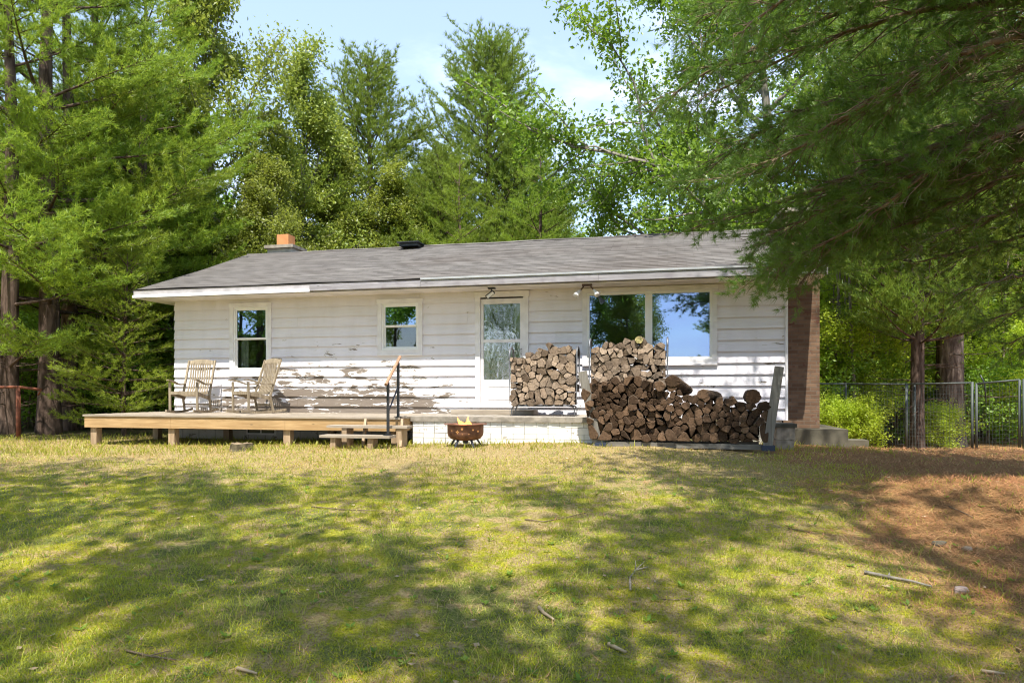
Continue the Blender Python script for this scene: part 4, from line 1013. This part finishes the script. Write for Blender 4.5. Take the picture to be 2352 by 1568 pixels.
# thin pale saplings' bare trunks beyond the fence
b0 = MB(); rg = np.random.default_rng(5)
def pole_parts(seed, Ht, r):
    rg = np.random.default_rng(seed); wd = MB(); z = np.linspace(-.3, Ht, 12); wd.tube(np.stack([.08 * np.sin(z * .8 + seed), .06 * np.cos(z + seed), z], 1), np.linspace(r, r * .4, 12), 7)
    tw = MB()
    for i in range(26):
        a = rg.uniform(0, 6.28); zz = rg.uniform(.3, Ht * .9); L = rg.uniform(.3, 1.3); p = np.array((0, 0, zz)); d = np.array((cos(a), sin(a), rg.uniform(-.3, .2)))
        tw.tube(np.stack([p, p + d * L * .5 + rg.normal(0, .04, 3), p + d * L]), [.009, .006, .003], 3, cap=False)
        for k in range(3):
            q = p + d * L * rg.uniform(.3, .95); tw.tube(np.stack([q, q + rg.normal(0, .16, 3)]), [.004, .002], 3, cap=False)
    return wd, tw
DP = make_tree('dead_sapling', pole_parts(3, 6.0, .045), M['bark_dead'], M['twig'])
KIDS[DP.name][1].name = 'twigs'
for i in range(16):
    px = rf.uniform(1885, 2075) if i < 12 else rf.uniform(2200, 2350); Z = rf.uniform(17, 21)
    put_tree(DP, X(px, Z), Z, rf.uniform(0, 6), rf.uniform(.8, 1.15), 'thin bare sapling with dead twigs beyond the wire fence', 'sapling', 'bare saplings beyond the fence')

# ---------------------------------------------------------------- the overhanging pine at the right
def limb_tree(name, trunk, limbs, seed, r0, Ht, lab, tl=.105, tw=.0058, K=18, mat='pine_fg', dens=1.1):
    rg = np.random.default_rng(seed); tx, ty = trunk; g = gz(tx, ty)
    root = bpy.data.objects.new(name, None); C.objects.link(root); root.location = (tx, ty, g); ORG[root.name] = (tx, ty, g); tag(root, lab, 'pine tree')
    b = MB(); z = np.linspace(g - .3, g + Ht, 16); rr = r0 * (1 - (z - g).clip(0) / Ht) ** .8 + .02
    b.tube(np.stack([tx + .06 * np.sin(z), ty + .06 * np.cos(z), z], 1), rr, 14); b.build('trunk', M['bark_pine'], root, True)
    wd = MB(); cw = MB(); TP, TD = [], []
    for pts, leaf0, wid in limbs:
        P = np.array(pts, float); n = len(P); s = np.r_[0, np.cumsum(np.linalg.norm(np.diff(P, axis=0), axis=1))]; L = s[-1]
        q = np.linspace(0, L, 24); B = np.stack([np.interp(q, s, P[:, c]) for c in range(3)], 1)
        for it in range(3): B[1:-1] = (B[:-2] + 2 * B[1:-1] + B[2:]) / 4
        B[1:] += rg.normal(0, .018, (23, 3)); wd.tube(B, np.interp(q / L, [0, 1], [.012 + .0085 * L, .006]), 7, cap=False)
        u = .12 * L; side = 1
        while u < L:
            f = u / L; p0 = np.array([np.interp(u, q, B[:, c]) for c in range(3)]); p1 = np.array([np.interp(min(L, u + .3), q, B[:, c]) for c in range(3)]); ax = nrm(p1 - p0 + 1e-6)
            sdv = nrm(np.cross(ax, (0, 0, 1.))) * side
            l = wid * (1.05 - .75 * f) * rg.uniform(.45, 1.15) + .12
            d = nrm(ax * rg.uniform(.6, 1.1) + sdv * rg.uniform(.5, 1.0) + np.array((0, 0, rg.uniform(-.38, .22))))
            m = 6; t = np.linspace(0, 1, m)[:, None]; Q = p0 + d * l * t + np.array((0, 0, -.10 * l)) * t ** 2 + rg.normal(0, .015, (m, 3)) * t
            wd.tube(Q, np.linspace(.007 + .004 * l, .0025, m), 4, cap=False)
            nt = int(l / .11) + 2
            for j in range(nt):
                tt = (j + rg.random()) / nt; pj = np.array([np.interp(tt, t[:, 0], Q[:, c]) for c in range(3)])
                dj = nrm(d + rg.normal(0, .55, 3) + np.array((0, 0, .10))); lj = rg.uniform(.12, .38); pe = pj + dj * lj
                if rg.random() < .8: wd.tube(np.stack([pj, (pj + pe) / 2 + rg.normal(0, .012, 3), pe]), [.004, .003, .0015], 3, cap=False)
                if f + .35 * tt * (l / (wid + .1)) > leaf0 + rg.normal(0, .10):
                    for w_ in (.55, .8, 1.0):
                        TP.append(pj + (pe - pj) * w_ + rg.normal(0, .015, 3)); TD.append(dj + np.array((0, 0, .12)))
            u += .125 / dens * rg.uniform(.6, 1.4); side = -side
    tufts(cw, np.array(TP), np.array(TD), tl, tw, K, .62, rg)
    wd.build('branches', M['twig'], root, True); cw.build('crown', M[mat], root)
    return root
A3 = lambda *p: [tuple(at(*q)) for q in p]
T1 = (6.6, 6.7)
limbs = [
    (A3((2750, -60, 6.7), (2352, -20, 6.9), (2050, -10, 7.2), (1762, 93, 7.6), (1620, 160, 7.8), (1500, 250, 8.0)), .34, 1.15),
    (A3((2750, -140, 6.7), (2352, -130, 6.6), (2000, -90, 6.8), (1760, -20, 7.2), (1600, 40, 7.4)), .30, 1.2),
    (A3((2750, -200, 6.7), (2400, -240, 6.2), (2100, -200, 6.0), (1850, -120, 6.0), (1690, -30, 6.2)), .28, 1.2),
    (A3((2750, -20, 6.7), (2352, 45, 7.0), (2141, 140, 7.2), (1950, 215, 7.5), (1760, 290, 7.9), (1590, 420, 8.3)), .42, 1.2),
    (A3((2750, 20, 6.7), (2352, 75, 6.6), (2170, 130, 6.6), (1980, 240, 6.8), (1830, 350, 7.2), (1660, 400, 7.6)), .55, 1.0),
    (A3((2750, 120, 6.7), (2352, 215, 7.2), (2177, 330, 7.4), (1957, 400, 7.7), (1790, 470, 8.1), (1600, 520, 8.6)), .46, 1.15),
    (A3((2750, 180, 6.7), (2352, 285, 7.0), (2201, 337, 7.1), (2055, 459, 7.4), (1894, 561, 7.8), (1780, 610, 8.2)), .52, 1.0),
    (A3((2750, 220, 6.7), (2352, 300, 7.6), (2120, 340, 8.0), (1900, 440, 8.4), (1740, 560, 8.8)), .50, .95),
    (A3((2750, 330, 6.7), (2400, 380, 7.6), (2230, 444, 8.0), (2103, 510, 8.3), (1977, 550, 8.6), (1850, 590, 8.9)), .50, 1.0),
    (A3((2750, 100, 6.7), (2352, 300, 8.0), (2000, 450, 8.8), (1860, 560, 9.1), (1775, 650, 9.3)), .45, .85),
    (A3((2750, 150, 6.7), (2352, 330, 7.8), (2050, 480, 8.4), (1900, 590, 8.7), (1830, 660, 8.9)), .5, .8),
    (A3((2750, 90, 6.7), (2352, 280, 8.2), (2000, 430, 9.2), (1850, 530, 9.6), (1740, 600, 9.9)), .35, .85),
    (A3((2750, 130, 6.7), (2352, 320, 8.4), (2030, 500, 9.4), (1900, 590, 9.8), (1800, 630, 10.1)), .35, .8),
    (A3((2750, 60, 6.7), (2352, 150, 8.0), (2100, 210, 8.6), (1900, 300, 9.0), (1720, 360, 9.4)), .40, 1.15),
    (A3((2750, 150, 6.7), (2352, 240, 8.4), (2140, 300, 9.0), (1960, 380, 9.4), (1850, 520, 9.6)), .42, 1.1),
]
rj = np.random.default_rng(9); more = []
for pts, l0, wd_ in limbs[:6] + limbs[9:14]:
    for q in range(1):
        o_ = rj.normal(0, 1, 3) * np.array((.15, .45, .28)); n_ = len(pts)
        more.append(([tuple(np.array(p) + o_ * (i / (n_ - 1)) * (1 if i else 0)) for i, p in enumerate(pts)][:n_ if rj.random() < .6 else n_ - 1], max(.12, l0 - .12), wd_))
for i in range(7):            # the upper crown, above the picture
    a = i * 2.4; z0 = 6.8 + i * .75; L = 4.4 - .25 * i; c_, s_ = cos(a), sin(a)
    more.append(([(T1[0], T1[1], z0), (T1[0] + c_ * L * .4, T1[1] + s_ * L * .4, z0 + .25), (T1[0] + c_ * L, T1[1] + s_ * L, z0 + .2)], .2, 1.3))
limbs = [(p, l + (.10 if i in (4, 5, 6, 7) else 0), w) for i, (p, l, w) in enumerate(limbs)]
limb_tree('overhanging_pine', T1, limbs + more, 31, .26, 14.5, 'large dark pine whose long boughs hang in from the upper right over the roof')
T2 = (8.3, 8.3)
limbs2 = [
    (A3((2744, 330, 8.3), (2480, 340, 8.0), (2352, 360, 7.6), (2240, 400, 7.3)), .15, .8),
    (A3((2744, 420, 8.3), (2500, 420, 8.0), (2352, 470, 7.8), (2200, 520, 7.6), (2100, 560, 7.6)), .2, .85),
    (A3((2744, 500, 8.3), (2500, 520, 8.2), (2352, 540, 8.2), (2220, 575, 8.1), (2120, 600, 8.1)), .15, .9),
    (A3((2744, 560, 8.3), (2500, 600, 8.0), (2352, 630, 7.8), (2280, 650, 7.7), (2210, 670, 7.8)), .2, .85),
    (A3((2744, 640, 8.3), (2500, 660, 8.4), (2380, 700, 8.6), (2320, 715, 8.7), (2270, 740, 8.8)), .15, .75),
    (A3((2744, 700, 8.3), (2500, 740, 8.0), (2430, 760, 8.0), (2370, 770, 8.2), (2320, 790, 8.3)), .15, .7),
    (A3((2744, 250, 8.3), (2500, 200, 8.5), (2352, 240, 8.8), (2240, 330, 9.0), (2150, 420, 9.2)), .2, .9),
]
limb_tree('near_pine', T2, limbs2, 32, .16, 8, 'bright needled pine boughs reaching in from the right edge above the gate', tl=.10)

# ---------------------------------------------------------------- trees behind the camera (shade on the lawn, reflections)
BS = make_tree('yard_tree', broad_parts(13, 13, .22, 3.6, 5.2, 12, 3, 7, .22, .28, .45, ntw=4), M['bark_oak'], M['leaf_oak'])
SH = [(-4.8, -1.4, 1.08, .3), (2.6, -1.4, 1.0, 2.2), (8.6, -2.2, 1., 4.4), (-10.0, 1.0, .95, 1.0), (1.7, -4.9, .90, 4.), (12.6, 3.0, .8, 3.)]
for i, (x, y, s, r_) in enumerate(SH):
    put_tree(BS, x, y, r_, (s, s, s * 1.1), 'open-crowned yard tree around the viewer that dapples the lawn', 'tree', 'yard trees around the viewer', name='yard_tree', z=-.6, dz=2.4)
RF = [(BO, -8.2, -14.5, .8, 1.0), (BA, -4.6, -11.0, .62, .5), (PB, 2.0, -12.0, .95, 1.4), (BM, -15.5, -5.0, 1.0, 1.), (BM, -24, -2.5, 1.1, 2.), (PB, -21, -1.0, 1.0, 3.), (BM, -27, 2., 1.1, 4.), (BM, -13, -12., 1., 2.)]
for p, x, y, s, r_ in RF:
    put_tree(p, x, y, r_, s, 'tree at the far side of the yard, behind the viewer', 'tree', 'trees reflected in the windows', name='yard_tree')
# ---------------------------------------------------------------- wire fence and gate
def fpt(px, ytop, ybot, Z): return np.array((X(px, Z), Z, 1 + (900 - ybot) / 1568 * Z)), 1 + (900 - ytop) / 1568 * Z
FP = [fpt(1800, 881, 1020, 16.6), fpt(1943, 881, 1026, 16.0), fpt(2082, 882, 1034, 15.0), fpt(2233, 879, 1046, 14.2)]
GP = [fpt(2243, 881, 1046, 14.1), fpt(2342, 872, 1050, 13.5)]
RP = [fpt(2352, 872, 1050, 13.4), fpt(2520, 868, 1058, 12.8)]
def wires(b, p, q, z0, z1, p2, q2, nv, nh, r=.0016):
    for i in range(nv + 1):
        t = i / nv; a = p + (q - p) * t; b.beam((a[0], a[1], z0 + (z0_ := 0) + (p2 - z0) * 0 ), (a[0], a[1], z1 + (q2 - z1) * t), r * 2, r * 2)
    for j in range(nh + 1):
        t = j / nh; b.beam((p[0], p[1], z0 + (z1 - z0) * t), (q[0], q[1], z0 + (q2 - z0) * t), r * 2, r * 2)
def panel(root, a, c, frame=True, nv=None):
    p, zt = a; q, zt2 = c; z0 = min(p[2], q[2]) + .06; L = np.linalg.norm((q - p)[:2])
    b = MB(); b.tube([(p[0], p[1], zt), (q[0], q[1], zt2)], .019, 8); b.build('top_rail', M['galv'], root, True)
    b = MB(); wires(b, p, q, z0, zt, z0, zt2, int(L / .055), int((zt - z0) / .075)); b.build('wire_mesh', M['galv'], root)
fe = thing('wire_fence', 'grey wire mesh fence with metal posts beyond the brick chimney', 'fence', tuple(FP[1][0]), house=False)
for i, (p, zt) in enumerate(FP):
    b = MB(); b.tube([(p[0], p[1], p[2] - .2), (p[0], p[1], zt + .02)], .027, 8); b.build('post', M['galv'], fe, True)
    if i: panel(fe, FP[i - 1], FP[i])
p, zt = FP[2]; b = MB(); b.tube([(p[0] + .07, p[1] + .1, p[2] - .2), (p[0] + .07, p[1] + .1, zt)], .024, 8); b.tube([(p[0] + .15, p[1] - .05, p[2] - .2), (p[0] + .15, p[1] - .05, zt + .01)], .024, 8); b.build('post', M['galv'], fe, True)
ga = thing('wire_gate', 'wire mesh gate swung slightly toward the viewer at the right edge', 'gate', tuple(GP[0][0]), house=False)
for p, zt in GP:
    b = MB(); b.tube([(p[0], p[1], p[2] - .1), (p[0], p[1], zt)], .024, 8); b.build('stile', M['galv'], ga, True)
panel(ga, *GP)
p, zt = GP[0]; b = MB(); b.tube([(p[0] + .08, p[1], zt + .18), (p[0] + .14, p[1] - .03, zt + .02), (p[0] + .2, p[1], zt - .4)], .012, 6); b.build('latch_rod', M['black_metal'], ga, True)
f2 = thing('wire_fence', 'fence run continuing out of the frame past the gate', 'fence', tuple(RP[0][0]), house=False)
for p, zt in RP:
    b = MB(); b.tube([(p[0], p[1], p[2] - .2), (p[0], p[1], zt + .02)], .027, 8); b.build('post', M['galv'], f2, True)
panel(f2, *RP)
# ---------------------------------------------------------------- rusty clothes pole, stump
x, y = X(42, 14.6), 14.6; g = gz(x, y)
cp = thing('clothes_pole', 'rusty red T-shaped clothes pole before the pines at the left edge', 'clothes pole', (x, y, g), house=False)
b = MB(); b.tube([(x, y, g - .1), (x, y, 1.10)], .045, 10); b.build('pole', M['rust2'], cp, True)
b = MB(); b.tube([(x - .9, y + .1, 1.10), (x, y, 1.11), (x + .5, y, 1.05)], .028, 8); b.tube([(x + .5, y, 1.06), (x + .42, y, .93)], .015, 6); b.build('crossbar', M['rust2'], cp, True)
x, y = H(3.66, -3.0, 0)[:2]; g = gz(x, y); rg = np.random.default_rng(8)
stp = thing('tree_stump', 'short grey sawn tree stump on the lawn before the deck', 'stump', (x, y, g), house=False)
a = np.linspace(0, 2 * pi, 25)[:-1]; rr = .17 * (1 + .07 * np.sin(3 * a + 1) + .05 * np.sin(7 * a) + rg.normal(0, .02, 24)); b = MB(); V = []
for z, s in ((-.05, 1.25), (.03, 1.06), (.12, .98)): V += [(x + r_ * s * cos(t), y + r_ * s * sin(t), g + z + (rg.normal(0, .006) if z > .1 else 0)) for r_, t in zip(rr, a)]
F = [(k * 24 + i, k * 24 + (i + 1) % 24, (k + 1) * 24 + (i + 1) % 24, (k + 1) * 24 + i) for k in range(2) for i in range(24)]
b.add(V, F); b.build('bark', M['stump_side'], stp)
b = MB(); b.add([(v[0], v[1], v[2] + .001) for v in V[48:]] + [(x, y, g + .115)], [(i, (i + 1) % 24, 24) for i in range(24)]); b.build('cut_face', M['stump_top'], stp)

# ---------------------------------------------------------------- ground cover (stuff)
rg = np.random.default_rng(77)
def scatter(n, y0=2.6, y1=15.5, pw=1.0, keep=None, xpad=.82):
    u = rg.random(n); y = y0 * (y1 / y0) ** (u ** pw); x = rg.uniform(-xpad, xpad, n) * y; 
    if keep is not None:
        m = rg.random(n) < keep(x, y); x, y = x[m], y[m]
    # nothing under the house, the porch or the deck's solid parts
    dx, dy = x - HO.x, y - HO.y; lx = dx * HA.x + dy * HA.y; ly = dx * HN.x + dy * HN.y
    m = ~((ly > -.05) & (lx > 0) & (lx < 13.6) & (ly < 7)) & ~((lx > 6.0) & (lx < 10.7) & (ly > -1.55) & (ly < 0)) & ~((lx > 9.1) & (lx < 12) & (ly > -2.05) & (ly < -1.4))
    return x[m], y[m]
def blade_mesh(name, x, y, h, w, lean, mat, lab, cat, kind='stuff', curve=.35, flat=None):
    n = len(x); z = ground(x, y); P = np.stack([x, y, z - .004], 1); a = rg.uniform(0, 2 * pi, n)
    sc_ = np.clip(y / 5.5, .75, 2.0); hh = h * rg.uniform(.45, 1.3, n); ww = w * sc_
    ln = rg.uniform(.2, 1, n) * lean; d = np.stack([np.cos(a) * ln, np.sin(a) * ln, np.ones(n)], 1)
    if flat is not None: d = np.stack([np.cos(a), np.sin(a), rg.uniform(0.02, flat, n)], 1)
    d = nrm(d); sa = rg.uniform(0, 2 * pi, n); s = np.stack([np.cos(sa), np.sin(sa), np.zeros(n)], 1) * (ww / 2)[:, None]
    if flat is not None: s = nrm(np.cross(d, (0, 0, 1.))) * (ww / 2)[:, None]; P[:, 2] += rg.uniform(.004, .025, n)
    d2 = nrm(d * np.array((1, 1, 1 - curve)) + np.stack([np.cos(a), np.sin(a), np.zeros(n)], 1) * curve * .6) if flat is None else nrm(d + rg.normal(0, .15, (n, 3)))
    m1 = P + d * (hh * .55)[:, None]; tip = m1 + d2 * (hh * .5)[:, None]
    if flat is not None: tip[:, 2] = np.maximum(tip[:, 2], z + .002)
    V = np.stack([P + s, P - s, m1 - s * .8, m1 + s * .8, tip], 1).reshape(-1, 3); b = MB(); i = np.arange(n)[:, None] * 5
    b.add(V, i + np.array([[0, 1, 2, 3]])); b.f.append((i + np.array([[3, 2, 4]]), 0))
    o = b.build(name, mat); tag(o, lab, cat, kind=kind); return o
needle = lambda x, y: ss(-.5, 1.3, (fbm(x * 3, y * 3, 41, 3) - .5) * 2.4 + x - (y * .22 + 1.4) + (fbm(x * .7, y * .7, 31, 4) - .5) * 4.2)
patch = lambda x, y, f=1.3, s=5, a=.42, b=.6: ss(a, b, fbm(x * f, y * f, s, 4))
x, y = scatter(150000, keep=lambda x, y: (1 - .9 * needle(x, y)) * (.25 + .75 * patch(x, y)) * (1 - .55 * ss(9, 11, y)))
blade_mesh('short_grass', x, y, .045, .0048, .9, M['blade'], 'short green grass growing across the mossy lawn', 'grass')
x, y = scatter(38000, keep=lambda x, y: (1 - .7 * needle(x, y)) * patch(x, y, 1.9, 15, .54, .64))
blade_mesh('grass_tufts', x, y, .10, .0052, .8, M['blade'], 'taller green grass tufts in patches on the lawn', 'grass')
x, y = scatter(165000, keep=lambda x, y: (.35 + .65 * ss(7.5, 9.5, y)) * (.35 + .65 * patch(x, y, 1.1, 9)) * (1 - .6 * needle(x, y)) * (.55 + .45 * ss(7, 10, y)))
blade_mesh('dry_grass', x, y, .06, .0040, 1.6, M['blade_dry'], 'dry straw-coloured grass mixed through the lawn', 'dry grass')
x, y = scatter(130000, keep=lambda x, y: .03 + .97 * needle(x, y))
blade_mesh('needle_litter', x, y, .11, .0038, 1, M['needle_litter'], 'orange-brown fallen pine needles covering the ground on the right', 'pine needles', flat=.45)
x, y = scatter(190000, keep=lambda x, y: (1 - needle(x, y)) * patch(x, y, .9, 22, .36, .54) * (1 - .7 * ss(9, 10.5, y)))
blade_mesh('moss', x, y, .020, .0065, 1.4, M['moss'], 'low yellow-green moss carpet in the lawn', 'moss')
x, y = scatter(9000, 10.5, 16, keep=lambda x, y: (x < 6) * 1.)
blade_mesh('grass_fringe', x, y, .11, .006, .7, M['blade'], 'ragged grass fringe along the deck and porch foot', 'grass')
# broad weeds
b = MB()
wx, wy = scatter(300, 3.0, 9, keep=lambda x, y: 1 - .6 * needle(x, y))
P = []; 
for x, y in zip(wx, wy):
    k = rg.integers(3, 8); a0 = rg.uniform(0, 6.28); g = gz(x, y)
    for i in range(k):
        a = a0 + i * 2 * pi / k + rg.normal(0, .3); L = rg.uniform(.025, .06); d = np.array((cos(a), sin(a), rg.uniform(.15, .8))); d = nrm(d); s = np.array((-sin(a), cos(a), 0)) * L * .22
        p = np.array((x, y, g + .008)); b.add([p, p + d * L * .5 + s, p + d * L, p + d * L * .5 - s], [(0, 1, 2, 3)])
o = b.build('weeds', M['weed']); tag(o, 'small broad-leaved weeds dotted through the lawn', 'weeds', kind='stuff')
# leaf and bark litter
b = MB(); lx_, ly_ = scatter(260, 3.0, 13)
for x, y in zip(lx_, ly_):
    g = gz(x, y) + .012; a = rg.uniform(0, 6.28); L = rg.uniform(.012, .035); c_, s_ = cos(a), sin(a); w = L * rg.uniform(.25, .6)
    b.add([(x - c_ * L, y - s_ * L, g + rg.uniform(0, .01)), (x + s_ * w, y - c_ * w, g + .008), (x + c_ * L, y + s_ * L, g + rg.uniform(0, .012)), (x - s_ * w, y + c_ * w, g)], [(0, 1, 2, 3)])
o = b.build('leaf_litter', M['dryleaf']); tag(o, 'tiny pale leaf and bark flakes strewn over the lawn', 'leaf litter', kind='stuff')
# fallen sticks, each its own
def stick(pts, r, lab, mat='bark_dead', forks=()):
    Q = []; 
    for px, py in pts:
        Z = 5.
        for it in range(30):
            x = X(px, Z); z = gz(x, Z); Z = .5 * Z + .5 * (1 - z) * 1568 / (py - 900)
        Q.append((X(px, Z), Z, gz(X(px, Z), Z) + r * .8 + .006))
    b = MB(); b.tube(Q, np.linspace(r, r * .5, len(Q)), 6)
    for f, dx, dy, dz in forks:
        p = np.array(Q[f]); b.tube([p, p + np.array((dx, dy, dz)) * .5, p + np.array((dx, dy, dz))], [r * .6, r * .45, r * .2], 5)
    o = b.build('fallen_stick', M[mat], org=tuple(Q[0]), smooth=True); tag(o, lab, 'stick')
stick([(1985, 1318), (2040, 1330), (2095, 1340), (2140, 1352)], .015, 'thick mossy fallen branch on the brown needles at lower right', 'bark_oak', [(1, .08, .12, .01)])
stick([(1448, 1358), (1447, 1330), (1460, 1312), (1490, 1305)], .009, 'forked upright stick poking from the middle of the lawn', 'bark_dead', [(2, .0, .0, .07), (2, .10, .15, .03)])
stick([(1238, 1400), (1250, 1413), (1272, 1428)], .014, 'short pale bark strip on the lawn below centre', 'dryleaf')
stick([(1398, 1484), (1418, 1494), (1438, 1503)], .013, 'pale curled bark piece near the lower centre edge', 'dryleaf')
stick([(545, 1540), (565, 1545), (590, 1552)], .011, 'pale leaf-like bark piece at the lower left of the lawn', 'dryleaf')
stick([(2255, 1546), (2285, 1549), (2308, 1552)], .010, 'pale wood sliver at the lower right corner', 'dryleaf')
stick([(288, 1497), (340, 1510), (405, 1519)], .007, 'long thin dark twig at the lower left of the lawn', 'twig', [(1, .1, .05, .01)])
stick([(1590, 1378), (1545, 1380), (1510, 1378)], .006, 'straight thin twig right of the forked stick', 'twig')
stick([(1205, 1195), (1250, 1200), (1300, 1190), (1345, 1180)], .007, 'thin crooked twig in the middle distance of the lawn', 'twig', [(1, .15, .1, .01)])
stick([(715, 1165), (790, 1172), (870, 1175)], .007, 'long thin twig lying across the shaded lawn before the fire pit', 'twig')
stick([(2180, 1165), (2215, 1180), (2235, 1190)], .006, 'grey twig on the needle mound', 'twig')
stick([(1810, 1215), (1850, 1222), (1880, 1228)], .006, 'thin twig at the border of grass and brown needles', 'twig')
def rock(px, py, r, lab, name='stone', mat=None):
    Z = 5.
    for it in range(30): Z = .5 * Z + .5 * (1 - gz(X(px, Z), Z)) * 1568 / (py - 900)
    x = X(px, Z); g = gz(x, Z); V = []; 
    for z, s in ((-.3, .9), (.25, 1.0), (.55, .8), (.62, .4)):
        for i in range(9): a = i * 2 * pi / 9; q = r * s * (1 + rg.normal(0, .10)); V.append((x + q * cos(a), Z + .7 * q * sin(a), g + z * r + rg.normal(0, .03) * r))
    b = MB(); b.add(V, [(k * 9 + i, k * 9 + (i + 1) % 9, (k + 1) * 9 + (i + 1) % 9, (k + 1) * 9 + i) for k in range(3) for i in range(9)] + [tuple(range(27, 36))])
    o = b.build(name, mat, org=(x, Z, g), smooth=False); tag(o, lab, name.replace('_', ' '))
rock(2208, 1358, .055, 'pinkish-grey stone beside the mossy fallen branch', mat=plain('pink_stone', (.42, .32, .27), .9, .2, 12))
rock(2158, 1252, .06, 'dark mossy root knob at the foot of the needle mound', 'root_knob', bpy.data.materials['mossy_concrete'])
rock(2222, 1262, .045, 'pale curled bark chunk right of the dark root knob', 'bark_chunk', M['dryleaf'])
